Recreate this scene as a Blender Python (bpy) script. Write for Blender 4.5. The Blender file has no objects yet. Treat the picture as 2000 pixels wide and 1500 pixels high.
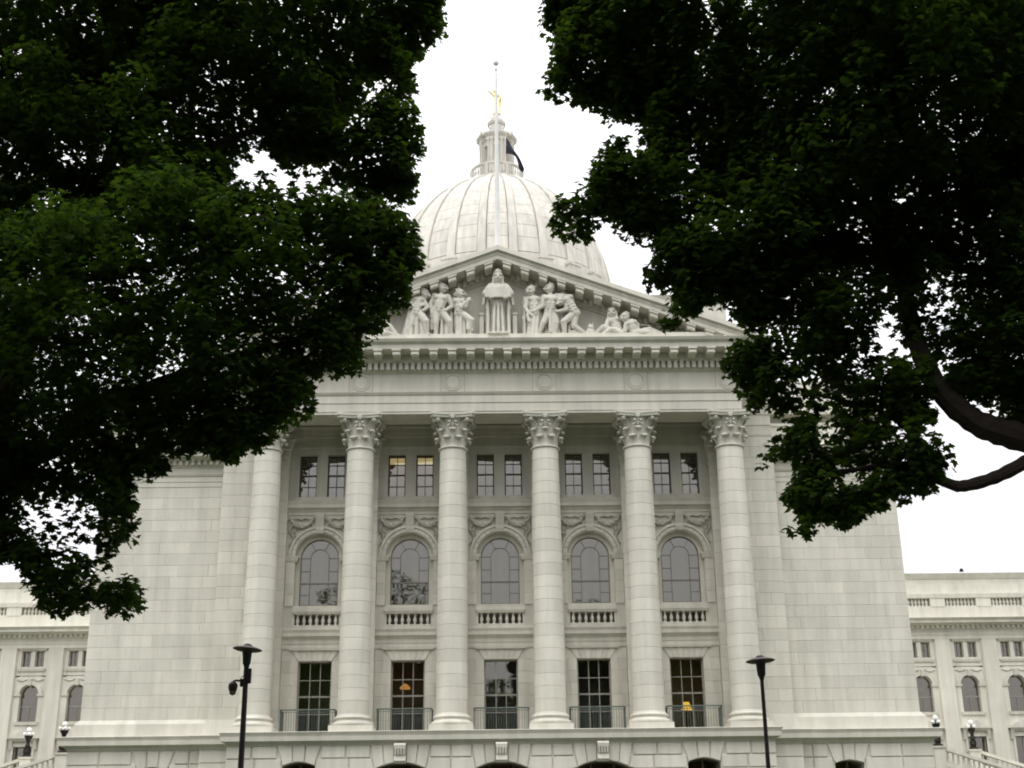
import bpy, math, random
import numpy as np
from mathutils import Vector, Matrix
R_ = math.radians
random.seed(7); rng = np.random.default_rng(11)
SC = bpy.context.scene; COL = SC.collection

# ------------------------------------------------------------------ camera
cd = bpy.data.cameras.new('camera'); cam = bpy.data.objects.new('camera', cd); COL.objects.link(cam)
cd.sensor_width = 36.0; cd.lens = 46.8; cd.clip_end = 3000
th, yaw, roll = R_(20.02), R_(0.614), R_(-0.686)
fw = Vector((math.sin(yaw)*math.cos(th), math.cos(yaw)*math.cos(th), math.sin(th)))
rt = Vector((math.cos(yaw), -math.sin(yaw), 0)); up = rt.cross(fw)
r2 = rt*math.cos(roll) + up*math.sin(roll); u2 = -rt*math.sin(roll) + up*math.cos(roll)
cam.matrix_world = Matrix(((r2.x, u2.x, -fw.x, 0), (r2.y, u2.y, -fw.y, 0), (r2.z, u2.z, -fw.z, 1.65), (0, 0, 0, 1)))
SC.camera = cam
# ------------------------------------------------------------------ sky: even white overcast
w = bpy.data.worlds.new('World'); SC.world = w; w.use_nodes = True
nt = w.node_tree; nt.nodes.clear()
SUN_EL, SUN_AZ = R_(62), R_(205)          # azimuth clockwise from +Y
sky = nt.nodes.new('ShaderNodeTexSky'); sky.sky_type = 'NISHITA'; sky.sun_disc = False
sky.sun_elevation = SUN_EL; sky.sun_rotation = SUN_AZ; sky.dust_density = 6; sky.air_density = 1.2
hs = nt.nodes.new('ShaderNodeHueSaturation'); hs.inputs['Saturation'].default_value = 0.12
mx = nt.nodes.new('ShaderNodeMix'); mx.data_type = 'RGBA'; mx.inputs['Factor'].default_value = 0.8
mx.inputs['B'].default_value = (14.0, 14.0, 14.3, 1)
bg = nt.nodes.new('ShaderNodeBackground'); bg.inputs['Strength'].default_value = 0.1
wo = nt.nodes.new('ShaderNodeOutputWorld')
# an overcast sky is brighter overhead than at the horizon (standard overcast distribution)
tc = nt.nodes.new('ShaderNodeTexCoord'); sp = nt.nodes.new('ShaderNodeSeparateXYZ'); gr = nt.nodes.new('ShaderNodeMapRange')
gr.inputs['To Min'].default_value = .40; gr.inputs['To Max'].default_value = 1.2
vs = nt.nodes.new('ShaderNodeVectorMath'); vs.operation = 'SCALE'
nt.links.new(tc.outputs['Generated'], sp.inputs[0]); nt.links.new(sp.outputs['Z'], gr.inputs['Value']); nt.links.new(gr.outputs[0], vs.inputs['Scale'])
nt.links.new(sky.outputs[0], hs.inputs['Color']); nt.links.new(hs.outputs[0], mx.inputs['A'])
nt.links.new(mx.outputs['Result'], vs.inputs[0]); nt.links.new(vs.outputs[0], bg.inputs['Color']); nt.links.new(bg.outputs[0], wo.inputs['Surface'])
# ------------------------------------------------------------------ soft sun behind the cloud
sl = bpy.data.lights.new('sun', 'SUN'); sl.energy = 0.6; sl.angle = R_(60); sl.color = (1, .97, .92)
sun = bpy.data.objects.new('sun', sl); COL.objects.link(sun)
sd = Vector((math.sin(SUN_AZ)*math.cos(SUN_EL), math.cos(SUN_AZ)*math.cos(SUN_EL), math.sin(SUN_EL)))
sun.rotation_euler = sd.to_track_quat('Z', 'Y').to_euler(); sun.location = (0, -20, 60)
SC.view_settings.view_transform = 'Standard'; SC.view_settings.look = 'None'
SC.view_settings.exposure = 0.77
SC.cycles.filter_width = 1.9; SC.view_settings.gamma = 1; SC.view_settings.use_curve_mapping = False

# ------------------------------------------------------------------ materials
def mat(name, col, rough=.8, var=None, scale=3., bump=0., bscale=20., metal=0., spec=.3, rnd=0., speck=0., streak=0.):
    m = bpy.data.materials.new(name); m.use_nodes = True; t = m.node_tree; N = t.nodes; L = t.links
    b = N['Principled BSDF']; b.inputs['Roughness'].default_value = rough; b.inputs['Metallic'].default_value = metal
    b.inputs['Specular IOR Level'].default_value = spec
    geo = N.new('ShaderNodeNewGeometry')
    def noise(sc, det=4, stretch=None):
        n = N.new('ShaderNodeTexNoise'); n.inputs['Scale'].default_value = sc; n.inputs['Detail'].default_value = det
        if stretch:
            mp = N.new('ShaderNodeMapping'); mp.inputs['Scale'].default_value = stretch
            L.new(geo.outputs['Position'], mp.inputs['Vector']); L.new(mp.outputs[0], n.inputs['Vector'])
        else: L.new(geo.outputs['Position'], n.inputs['Vector'])
        return n.outputs['Fac']
    out = None
    base = N.new('ShaderNodeMix'); base.data_type = 'RGBA'
    base.inputs['A'].default_value = (*col, 1); base.inputs['B'].default_value = (*(var or col), 1)
    rmp = N.new('ShaderNodeMapRange'); rmp.inputs['From Min'].default_value = .35; rmp.inputs['From Max'].default_value = .68
    L.new(noise(scale), rmp.inputs['Value']); L.new(rmp.outputs[0], base.inputs['Factor'])
    out = base.outputs['Result']
    def mul(fac, lo, hi, fmin=.3, fmax=.7):
        nonlocal out
        mr = N.new('ShaderNodeMapRange'); mr.inputs['From Min'].default_value = fmin; mr.inputs['From Max'].default_value = fmax
        mr.inputs['To Min'].default_value = lo; mr.inputs['To Max'].default_value = hi; L.new(fac, mr.inputs['Value'])
        x = N.new('ShaderNodeVectorMath'); x.operation = 'SCALE'; L.new(out, x.inputs[0]); L.new(mr.outputs[0], x.inputs['Scale']); out = x.outputs[0]
    if speck: mul(noise(38, 2), 1-speck, 1+speck)
    if streak: mul(noise(1.0, 5, (2.2, 2.2, .22)), 1-streak, 1+streak*.5)
    if rnd:
        oi = N.new('ShaderNodeObjectInfo'); mul(oi.outputs['Random'], 1-rnd, 1+rnd, 0, 1)
    L.new(out, b.inputs['Base Color'])
    if bump:
        bp = N.new('ShaderNodeBump'); bp.inputs['Strength'].default_value = bump; bp.inputs['Distance'].default_value = .02
        L.new(noise(bscale, 6), bp.inputs['Height']); L.new(bp.outputs[0], b.inputs['Normal'])
    return m
M = {}
M['stone'] = mat('white_granite', (.642, .62, .54), .75, (.59, .57, .495), .7, .25, 30, speck=.07, streak=.13, rnd=.065)
M['dstone'] = mat('dome_granite', (.63, .60, .54), .75, (.58, .555, .50), .6, .2, 30, speck=.06, streak=.18, rnd=.06)
M['carved'] = mat('carved_granite', (.605, .585, .512), .8, (.525, .508, .447), 2.2, .4, 18, speck=.07, streak=.08)
M['bronze'] = mat('dark_bronze', (.014, .012, .011), .55, (.024, .018, .014), 6, .2, 30, spec=.25)
M['green'] = mat('patinated_rail', (.155, .185, .165), .6, (.115, .14, .125), 8, .2, 40)
M['frame'] = mat('bronze_sash', (.12, .105, .085), .55, (.075, .07, .06), 4)
M['midframe'] = mat('grey_sash', (.23, .21, .18), .6, (.18, .165, .14), 4)
M['shade'] = mat('brown_lamp_shade', (.05, .034, .024), .5, (.035, .025, .02), 8, spec=.3)
M['pframe'] = mat('painted_sash', (.30, .29, .25), .6, (.24, .23, .20), 4)
M['room'] = mat('room_plaster', (.42, .24, .17), .9, (.32, .19, .14), 1.5)
M['blind'] = mat('brown_blind', (.50, .35, .28), .9, (.42, .29, .23), 1.5)
M['gold'] = mat('gilded_bronze', (.95, .76, .42), .42, (.9, .68, .34), 3, metal=.9)
M['pole'] = mat('white_pole', (.72, .72, .70), .45, (.66, .66, .64), 2)
M['flag'] = mat('dark_flag', (.035, .035, .05), .9, (.05, .045, .055), 5)
M['bark'] = mat('bark', (.032, .024, .018), .95, (.016, .012, .010), 5, 1.0, 22, streak=.3)
M['lawn'] = mat('lawn', (.05, .066, .03), .95, (.038, .05, .024), .6, .8, 60, speck=.3)
M['path'] = mat('concrete_path', (.30, .29, .27), .9, (.25, .24, .225), 1.2, .3, 50, speck=.1)
M['roof'] = mat('grey_roof', (.26, .26, .25), .8, (.2, .2, .2), 1)
def glass():
    m = bpy.data.materials.new('window_glass'); m.use_nodes = True; t = m.node_tree; N = t.nodes; L = t.links; N.clear()
    o = N.new('ShaderNodeOutputMaterial'); mxs = N.new('ShaderNodeMixShader')
    tr = N.new('ShaderNodeBsdfTransparent'); tr.inputs['Color'].default_value = (.82, .82, .80, 1)
    gl = N.new('ShaderNodeBsdfGlossy'); gl.inputs['Roughness'].default_value = .015; gl.inputs['Color'].default_value = (1, .975, .91, 1)
    fr = N.new('ShaderNodeFresnel'); fr.inputs['IOR'].default_value = 2.0
    ge = N.new('ShaderNodeNewGeometry'); n = N.new('ShaderNodeTexNoise'); n.inputs['Scale'].default_value = .9; n.inputs['Detail'].default_value = 1
    bp = N.new('ShaderNodeBump'); bp.inputs['Strength'].default_value = .25; bp.inputs['Distance'].default_value = .03
    L.new(ge.outputs['Position'], n.inputs['Vector']); L.new(n.outputs['Fac'], bp.inputs['Height']); L.new(bp.outputs[0], gl.inputs['Normal'])
    L.new(fr.outputs[0], mxs.inputs[0]); L.new(tr.outputs[0], mxs.inputs[1]); L.new(gl.outputs[0], mxs.inputs[2]); L.new(mxs.outputs[0], o.inputs['Surface'])
    return m
M['glass'] = glass()
def emit(name, col, s):
    m = bpy.data.materials.new(name); m.use_nodes = True; b = m.node_tree.nodes['Principled BSDF']
    b.inputs['Base Color'].default_value = (*col, 1); b.inputs['Emission Color'].default_value = (*col, 1); b.inputs['Emission Strength'].default_value = s
    return m
M['lampshade'] = emit('lit_lampshade', (1, .62, .08), .8)
M['pendant'] = emit('lit_pendant', (1, .45, .12), .4)
M['warmlight'] = emit('lit_ceiling_light', (1, .80, .38), .32)
M['globe'] = mat('opal_globe', (.85, .85, .83), .25, (.82, .82, .8), 3)
def leafmat(name, c0, c1):
    m = bpy.data.materials.new(name); m.use_nodes = True; t = m.node_tree; N = t.nodes; L = t.links
    b = N['Principled BSDF']; b.inputs['Roughness'].default_value = .75; b.inputs['Specular IOR Level'].default_value = .06
    a = N.new('ShaderNodeAttribute'); a.attribute_name = 'tint'
    mx = N.new('ShaderNodeMix'); mx.data_type = 'RGBA'; mx.inputs['A'].default_value = (*c0, 1); mx.inputs['B'].default_value = (*c1, 1)
    L.new(a.outputs['Fac'], mx.inputs['Factor']); L.new(mx.outputs['Result'], b.inputs['Base Color'])
    tl = N.new('ShaderNodeBsdfTranslucent'); ms = N.new('ShaderNodeMixShader'); ms.inputs[0].default_value = .40
    tl.inputs['Color'].default_value = (.06, .115, .010, 1); o = N['Material Output']
    L.new(b.outputs[0], ms.inputs[1]); L.new(tl.outputs[0], ms.inputs[2]); L.new(ms.outputs[0], o.inputs['Surface'])
    return m
M['leaf'] = leafmat('maple_leaf', (.007, .015, .003), (.022, .044, .007))

# ------------------------------------------------------------------ mesh helpers
class MB:
    def __init__(s): s.v = []; s.f = []
    def add(s, v, f):
        o = len(s.v); s.v += [tuple(p) for p in v]; s.f += [tuple(i+o for i in q) for q in f]; return s
    def box(s, x0, x1, y0, y1, z0, z1):
        if x0 > x1: x0, x1 = x1, x0
        return s.add([(x0,y0,z0),(x1,y0,z0),(x1,y1,z0),(x0,y1,z0),(x0,y0,z1),(x1,y0,z1),(x1,y1,z1),(x0,y1,z1)],
                     [(3,2,1,0),(4,5,6,7),(0,1,5,4),(1,2,6,5),(2,3,7,6),(3,0,4,7)])
    def fr(s, x0, x1, yf, yb, z0, z1, p0, p1, sx=(1, 1)):
        """band whose front and ends project p0 at the bottom and p1 at the top"""
        a, b = sx
        return s.add([(x0-p0*a,yf-p0,z0),(x1+p0*b,yf-p0,z0),(x1+p0*b,yb,z0),(x0-p0*a,yb,z0),(x0-p1*a,yf-p1,z1),(x1+p1*b,yf-p1,z1),(x1+p1*b,yb,z1),(x0-p1*a,yb,z1)],
                     [(3,2,1,0),(4,5,6,7),(0,1,5,4),(1,2,6,5),(2,3,7,6),(3,0,4,7)])
    def prism(s, poly, y0, y1):
        """poly in (x,z), anticlockwise seen from -Y"""
        n = len(poly); v = [(x,y0,z) for x,z in poly]+[(x,y1,z) for x,z in poly]
        f = [tuple(range(n)), tuple(range(2*n-1, n-1, -1))]+[(i,i+n,(i+1)%n+n,(i+1)%n) for i in range(n)]
        return s.add(v, f)
    def xprof(s, prof, x0, x1):
        n = len(prof); v = [(x0,y,z) for y,z in prof]+[(x1,y,z) for y,z in prof]
        f = [tuple(range(n-1,-1,-1)), tuple(range(n, 2*n))]+[(i,(i+1)%n,(i+1)%n+n,i+n) for i in range(n)]
        return s.add(v, f)
    def lathe(s, prof, cx, cy, n=24, cap=True):
        v = []; f = []
        for r, z in prof:
            for k in range(n):
                a = 2*math.pi*k/n; v.append((cx+r*math.cos(a), cy+r*math.sin(a), z))
        for i in range(len(prof)-1):
            for k in range(n): f.append((i*n+k, i*n+(k+1)%n, (i+1)*n+(k+1)%n, (i+1)*n+k))
        if cap: f.append(tuple(range(n-1,-1,-1))); f.append(tuple((len(prof)-1)*n+k for k in range(n)))
        return s.add(v, f)
    def tube(s, pts, n=8, cap=True):
        P = [Vector(p[:3]) for p in pts]; v = []; f = []; ref = Vector((.13,.97,.21))
        for i, p in enumerate(P):
            d = (P[min(i+1,len(P)-1)]-P[max(i-1,0)]).normalized(); a = d.cross(ref).normalized(); b = d.cross(a)
            for k in range(n):
                t = 2*math.pi*k/n; v.append(p+(a*math.cos(t)+b*math.sin(t))*pts[i][3])
        for i in range(len(P)-1):
            for k in range(n): f.append((i*n+k, i*n+(k+1)%n, (i+1)*n+(k+1)%n, (i+1)*n+k))
        if cap: f.append(tuple(range(n-1,-1,-1))); f.append(tuple((len(P)-1)*n+k for k in range(n)))
        return s.add(v, f)
    def ell(s, c, r, n=10, m=6):
        v = []; f = []
        if not hasattr(r, '__len__'): r = (r, r, r)
        v.append((c[0],c[1],c[2]-r[2]))
        for i in range(1, m):
            a = -math.pi/2+math.pi*i/m
            for k in range(n):
                t = 2*math.pi*k/n; v.append((c[0]+r[0]*math.cos(a)*math.cos(t), c[1]+r[1]*math.cos(a)*math.sin(t), c[2]+r[2]*math.sin(a)))
        v.append((c[0],c[1],c[2]+r[2])); T = len(v)-1
        for k in range(n): f.append((0, 1+(k+1)%n, 1+k)); f.append((T, T-n+k, T-n+(k+1)%n))
        for i in range(m-2):
            for k in range(n): f.append((1+i*n+k, 1+i*n+(k+1)%n, 1+(i+1)*n+(k+1)%n, 1+(i+1)*n+k))
        return s.add(v, f)
    def mesh(s, name, m, smooth=False):
        me = bpy.data.meshes.new(name); me.from_pydata(s.v, [], s.f); me.materials.append(M[m] if isinstance(m, str) else m)
        me.update()
        if smooth: me.polygons.foreach_set('use_smooth', [True]*len(me.polygons)); me.set_sharp_from_angle(angle=R_(32))
        return me
    def build(s, name, m, parent=None, smooth=False):
        return link(name, s.mesh(name, m, smooth), parent)
def wloc(o):
    t = Vector((0,0,0))
    while o: t += o.location + o.matrix_parent_inverse.translation; o = o.parent
    return t
def link(name, me, parent=None, loc=(0,0,0)):
    o = bpy.data.objects.new(name, me); COL.objects.link(o); o.location = loc
    if parent: o.parent = parent; o.matrix_parent_inverse = Matrix.Translation(-wloc(parent))
    return o
def tag(o, label, cat, group=None):
    o['label'] = label; o['category'] = cat
    if group: o['group'] = group
    return o
def thing(name, loc, label, cat, group=None):
    o = bpy.data.objects.new(name, None); COL.objects.link(o); o.location = loc; o.empty_display_size = .3
    return tag(o, label, cat, group)
def struct(name, mb, m):
    o = mb.build(name, m); o['kind'] = 'structure'; return o
def copies(o, dx, parent=None):
    """copy a part with its sub-parts, moved along X"""
    c = o.copy(); COL.objects.link(c); c.location.x += dx
    for ch in list(o.children):
        d = ch.copy(); COL.objects.link(d); d.parent = c
    return c
_cache = {}
def block_mesh(w, h, d, m, name='stone_block', ch=.008):
    k = (round(w,3), round(h,3), d, m)
    if k not in _cache:
        x, z = w/2-.003, h/2-.003
        b = MB(); b.add([(-x,d,-z),(x,d,-z),(x,d,z),(-x,d,z),(-x,ch,-z),(x,ch,-z),(x,ch,z),(-x,ch,z),(-x+ch,0,-z+ch),(x-ch,0,-z+ch),(x-ch,0,z-ch),(-x+ch,0,z-ch)],
                        [(8,9,10,11),(4,5,9,8),(5,6,10,9),(6,7,11,10),(7,4,8,11),(0,1,5,4),(1,2,6,5),(2,3,7,6),(3,0,4,7),(3,2,1,0)])
        _cache[k] = b.mesh(name, m)
    return _cache[k]
def courses(x0, x1, z0, z1, yf, parent, n, ws, d=.09, m='stone', off=None):
    """ashlar: n courses, each broken by the joint positions cycled from ws (fractions of the width)"""
    if x0 > x1: x0, x1 = x1, x0
    h = (z1-z0)/n
    for i in range(n):
        fr = [0]+list(ws[i % len(ws)])+[1]
        for a, b in zip(fr, fr[1:]):
            xa, xb = x0+(x1-x0)*a, x0+(x1-x0)*b
            link('stone_block', block_mesh(round(xb-xa,2), round(h,3), d, m), parent, ((xa+xb)/2, yf, z0+h*(i+.5)))

# ------------------------------------------------------------------ ground
struct('ground', MB().add([(-400,-300,0),(400,-300,0),(400,500,0),(-400,500,0)], [(0,1,2,3)]), 'lawn')
struct('path', MB().box(-2.2, 2.2, -60, 56, -.05, .03), 'path')

# ================================================================== the building
CX = [-10.9, -6.54, -2.18, 2.18, 6.54, 10.9]; BAY = 4.36
C, E, W, S, FL = 60.2, 59.5, 63.16, 61.6, 62.2
cap = thing('capitol_building', (0, 61, 0), 'white granite domed capitol with a six-column pedimented portico', 'building')

# ---- base storey of the portico
bw = MB()
bw.box(-11.8, -9.42, 59.27, 61, 0, 6.75); bw.box(9.42, 11.8, 59.27, 61, 0, 6.75)
for a, b in ((-8.0,-5.68),(-3.04,-1.32),(1.32,3.04),(5.68,8.0)): bw.box(a, b, 59.27, 61, 0, 6.75)
def arc(cx, half, rad, crown, n=10):
    a = math.asin(half/rad); return [(cx+rad*math.sin(-a+2*a*i/n), crown-rad+rad*math.cos(-a+2*a*i/n)) for i in range(n+1)]
ARCH = [(-8.71,.70,1.6,6.06),(-4.36,1.31,2.4,6.0),(0,1.31,2.4,6.0),(4.36,1.31,2.4,6.0),(8.71,.70,1.6,6.06)]
for cx, hf, rd, cr in ARCH:
    A = arc(cx, hf, rd, cr)
    for p, q in zip(A, A[1:]): bw.prism([p, q, (q[0],6.75), (p[0],6.75)], 59.27, 60.9)
base = bw.build('base_wall', 'stone', cap)
def stone(poly, yf, parent, d=.1, name='voussoir', m='stone', ch=.014):
    """bevelled stone with any outline in (x,z)"""
    n = len(poly); cx = sum(p[0] for p in poly)/n; cz = sum(p[1] for p in poly)/n
    if sum(poly[i][0]*poly[(i+1)%n][1]-poly[(i+1)%n][0]*poly[i][1] for i in range(n)) < 0: poly = poly[::-1]
    def sh(k): return [(x-(x-cx)/max(math.hypot(x-cx,z-cz),.01)*k*1.3, z-(z-cz)/max(math.hypot(x-cx,z-cz),.01)*k*1.3) for x, z in poly]
    o, i = sh(.004), sh(.004+ch)
    v = [(x,yf+d,z) for x,z in o]+[(x,yf+ch,z) for x,z in o]+[(x,yf,z) for x,z in i]
    f = [tuple(range(2*n,3*n))]+[(n+k,n+(k+1)%n,2*n+(k+1)%n,2*n+k) for k in range(n)]+[(k,(k+1)%n,n+(k+1)%n,n+k) for k in range(n)]
    return MB().add(v, f).build(name, m, parent)
def zc(arch, x):
    cx, hf, rd, cr = arch; return cr-rd+math.sqrt(rd*rd-(x-cx)**2)
G = .022   # rusticated joints are wide
def rblock(x0, x1, z0, z1, yf, parent):
    return stone([(x0+G,z0+G),(x1-G,z0+G),(x1-G,z1-G),(x0+G,z1-G)], yf, parent, name='stone_block', ch=.03)
TOP, MID = 6.74, 6.2
for ar in ARCH:
    cx = ar[0]
    if ar[1] > 1:
        for s in (-1, 1):
            stone([(cx+s*.28,TOP),(cx+s*.75,TOP),(cx+s*.66,zc(ar,cx+s*.66)),(cx+s*.28,zc(ar,cx+s*.28))], 59.2, base, ch=.025)
            stone([(cx+s*.78,TOP),(cx+s*1.27,TOP),(cx+s*1.19,MID),(cx+s*1.08,zc(ar,cx+s*1.08)),(cx+s*.69,zc(ar,cx+s*.69))], 59.2, base, ch=.025)
            stone([(cx+s*1.22,MID-.03),(cx+s*2.17,MID-.03),(cx+s*2.17,5.66),(cx+s*1.32,5.66),(cx+s*1.12,zc(ar,cx+s*1.12))], 59.2, base, ch=.025, name='stone_block')
        kp = [(59.25,5.93),(58.98,5.95),(58.90,6.05),(58.93,6.16),(59.0,6.26),(58.94,6.42),(58.86,6.56),(58.84,6.7),(58.9,6.78),(59.25,6.78)]
        k = MB(); k.xprof(kp, cx-.25, cx+.25)
        for i in range(4): k.box(cx-.2+i*.12, cx-.16+i*.12, 58.84, 58.95, 6.3, 6.66)
        k.build('keystone', 'carved', base)
    else:
        stone([(cx-.27,TOP),(cx+.27,TOP),(cx+.23,zc(ar,cx+.23)),(cx,zc(ar,cx)),(cx-.23,zc(ar,cx-.23))], 59.2, base, ch=.025)
        for s in (-1, 1):
            stone([(cx+s*.31,TOP),(cx+s*.93,TOP),(cx+s*.76,MID),(cx+s*.68,zc(ar,cx+s*.68)),(cx+s*.27,zc(ar,cx+s*.27))], 59.2, base, ch=.025)
for s in (-1, 1):
    for a, b in ((1.28,2.18),(2.18,3.08),(5.64,6.7),(6.7,7.77),(9.65,10.75),(10.75,11.85)): rblock(s*a if s>0 else -b, s*b if s>0 else -a, MID, TOP, 59.2, base)
    for a, b in ((6.53,7.98),(9.44,10.6),(10.6,11.85)): rblock(s*a if s>0 else -b, s*b if s>0 else -a, 5.65, MID, 59.2, base)
    for i in range(10):
        z = .15+i*.55
        for a, b in ((1.32,2.18),(2.18,3.04),(5.68,6.84),(6.84,8.0),(9.42,10.6),(10.6,11.85)): rblock(s*a if s>0 else -b, s*b if s>0 else -a, z, z+.55, 59.2, base)
def cornice(name, x0, x1, yf, yb, sx, zt=7.3):
    b = MB()
    b.fr(x0, x1, yf, yb, zt-.58, zt-.50, .04, .07, sx); b.fr(x0, x1, yf, yb, zt-.503, zt-.38, .08, .26, sx)
    b.fr(x0, x1, yf, yb, zt-.383, zt-.20, .36, .38, sx); b.fr(x0, x1, yf, yb, zt-.203, zt-.02, .33, .43, sx); b.fr(x0, x1, yf, yb, zt-.023, zt, .43, .41, sx)
    return b.build(name, 'stone', cap)
cornice('base_cornice', -11.7, 11.7, 59.25, 63.2, (1, 1))
for s in (-1, 1):
    # pier and flank bases
    xa, xb = sorted((s*11.75, s*13.4)); xc, xd = sorted((s*13.3, s*19.45))
    pb = MB().box(xa, xb, 61.05, 64, 0, 6.8).build('base_wall', 'stone', cap)
    for i in range(3): rblock(xa, xb, 6.74-.55*(i+1), 6.74-.55*i, 61.0, pb)
    cornice('base_cornice', xa, xb-.02*s, 61.05, 64, (s<0, s>0), 7.36)
    fb = MB(); fb.box(xc, s*15.6-.66, 61.82, 64, 0, 6.85); fb.box(s*15.6+.66, xd, 61.82, 64, 0, 6.85)
    ar = (s*15.6, .66, 1.6, 6.08)
    A = arc(*ar)
    for p, q in zip(A, A[1:]): fb.prism([p, q, (q[0],6.85), (p[0],6.85)], 61.82, 63.2)
    fb = fb.build('base_wall', 'stone', cap); cx = s*15.6
    stone([(cx-.27,6.8),(cx+.27,6.8),(cx+.23,zc(ar,cx+.23)),(cx,zc(ar,cx)),(cx-.23,zc(ar,cx-.23))], 61.75, fb, ch=.025)
    for t in (-1, 1):
        stone([(cx+t*.31,6.8),(cx+t*.93,6.8),(cx+t*.76,MID),(cx+t*.64,zc(ar,cx+t*.64)),(cx+t*.27,zc(ar,cx+t*.27))], 61.75, fb, ch=.025)
    lo, hi = cx-.95, cx+.95
    for a, b in ((xc,(xc+lo)/2),((xc+lo)/2,lo),(hi,(hi+xd)/2),((hi+xd)/2,xd)):
        rblock(a, b, MID, 6.8, 61.75, fb)
    for i in range(4):
        for a, b in ((xc,(xc+lo)/2),((xc+lo)/2,cx-.72),(cx+.72,(hi+xd)/2),((hi+xd)/2,xd)): rblock(a, b, MID-.55*(i+1), MID-.55*i, 61.75, fb)
    cornice('base_cornice', xc, xd, 61.8, 64, (s<0, s>0), 7.42)
    win = MB(); win.box(cx-.8, cx+.8, 62.35, 62.45, 4.6, 4.7); win.box(cx-.04, cx+.04, 62.3, 62.4, 2, 6.1)
    win = win.build('window', 'frame', cap); MB().box(cx-.8, cx+.8, 62.44, 62.47, 2, 6.2).build('pane', 'glass', win)
    MB().box(cx-1, cx+1, 62.9, 63.1, 1.5, 6.5).build('room', 'room', win)
for cx, hf, rd, cr in ARCH:
    f = MB(); f.box(cx-hf, cx+hf, 59.85, 59.95, 4.55, 4.65)
    for x in ((-.5,.5) if hf > 1 else (0,)): f.box(cx+x-.04, cx+x+.04, 59.82, 59.92, 1, cr-.02)
    A = arc(cx, hf, rd, cr); B_ = arc(cx, hf-.07, rd-.07, cr-.07)
    for i in range(10): f.prism([B_[i], B_[i+1], A[i+1], A[i]], 59.8, 59.95)
    win = f.build('window', 'frame', cap); MB().box(cx-hf-.05, cx+hf+.05, 59.97, 60.0, 1, cr+.1).build('pane', 'glass', win)
    MB().box(cx-hf-.3, cx+hf+.3, 60.7, 60.85, .5, cr+.3).build('room', 'room', win)

# ---- portico floor and columns
MB().box(-11.7, 11.7, 59.3, W+.1, 7.0, 7.285).build('portico_floor', 'stone', cap)
def make_column(x):
    b = MB(); b.box(x-.96, x+.96, C-.96, C+.96, 7.27, 7.58)
    col = b.build('column', 'stone', cap)
    pr = [(.90,7.57)]
    for t in range(9): a = -math.pi/2+math.pi*t/8; pr.append((.83+.10*math.cos(a), 7.67+.10*math.sin(a)))
    pr += [(.80,7.79),(.775,7.83),(.78,7.87)]
    for t in range(7): a = -math.pi/2+math.pi*t/6; pr.append((.77+.065*math.cos(a), 7.94+.065*math.sin(a)))
    pr += [(.735,8.03),(.73,8.06),(.70,8.12)]
    MB().lathe(pr, x, C, 40).build('column_base', 'stone', col, True)
    n = 22; z0, z1 = 8.12, 20.22
    def rad(z):
        t = (z-z0)/(z1-z0); return .70-.085*t**1.6+(.01*math.sin(math.pi*t))
    MB().lathe([(rad(z0)-.03,z0-.02),(rad(z1)-.03,z1)], x, C, 32).build('core', 'stone', col)
    for i in range(n):
        a, b_ = z0+(z1-z0)*i/n, z0+(z1-z0)*(i+1)/n; g = .004; c = .006
        MB().lathe([(rad(a)-c-.02,a+g),(rad(a)-c,a+g),(rad(a),a+g+c),(rad((a+b_)/2),(a+b_)/2),(rad(b_),b_-g-c),(rad(b_)-c,b_-g),(rad(b_)-c-.02,b_-g)], x, C, 40).build('drum', 'stone', col, True)
    # capital
    pr = [(.61,20.2),(.66,20.22)]
    for t in range(7): a = -math.pi/2+math.pi*t/6; pr.append((.655+.045*math.cos(a), 20.27+.045*math.sin(a)))
    pr += [(.60,20.33),(.585,20.6),(.60,20.95),(.64,21.25),(.71,21.5),(.80,21.66)]
    MB().lathe(pr, x, C, 32).build('capital_bell', 'carved', col, True)
    return col
def leaf_strip(path, widths, n=5, cup=.35, bulge=.0):
    """acanthus leaf in the (r,z) plane along +X; path of (r,z); widths; curls over at the tip"""
    b = MB(); m = len(path)
    for side in (0, 1):
        pass
    v = []
    for (r, z), w_ in zip(path, widths):
        for k in range(n):
            u = -1+2*k/(n-1); v.append((r-cup*w_*u*u, u*w_, z))
    for (r, z), w_ in zip(path, widths):
        for k in range(n):
            u = -1+2*k/(n-1); v.append((r-cup*w_*u*u-.05, u*w_*.92, z-.005))
    f = []; o = m*n
    for i in range(m-1):
        for k in range(n-1):
            f.append((i*n+k, i*n+k+1, (i+1)*n+k+1, (i+1)*n+k)); f.append((o+i*n+k, o+(i+1)*n+k, o+(i+1)*n+k+1, o+i*n+k+1))
        f.append((i*n, (i+1)*n, o+(i+1)*n, o+i*n)); f.append((i*n+n-1, o+i*n+n-1, o+(i+1)*n+n-1, (i+1)*n+n-1))
    f.append(tuple((m-1)*n+k for k in range(n))+tuple(o+(m-1)*n+k for k in range(n-1,-1,-1)))
    b.add(v, f); return b
L1 = leaf_strip([(.60,20.33),(.62,20.5),(.66,20.64),(.73,20.74),(.80,20.77),(.85,20.74),(.86,20.69),(.82,20.66)], [.17,.20,.21,.20,.18,.15,.12,.08])
L1.ell((.83,0,20.71), (.095,.165,.075), 10, 6)
L2 = leaf_strip([(.60,20.5),(.615,20.8),(.66,21.0),(.74,21.12),(.82,21.15),(.87,21.12),(.88,21.06),(.84,21.03)], [.15,.18,.19,.18,.17,.15,.12,.08])
L2.ell((.85,0,21.08), (.095,.165,.075), 10, 6)
me1, me2 = L1.mesh('acanthus_leaf', 'carved', True), L2.mesh('acanthus_leaf', 'carved', True)
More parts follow.
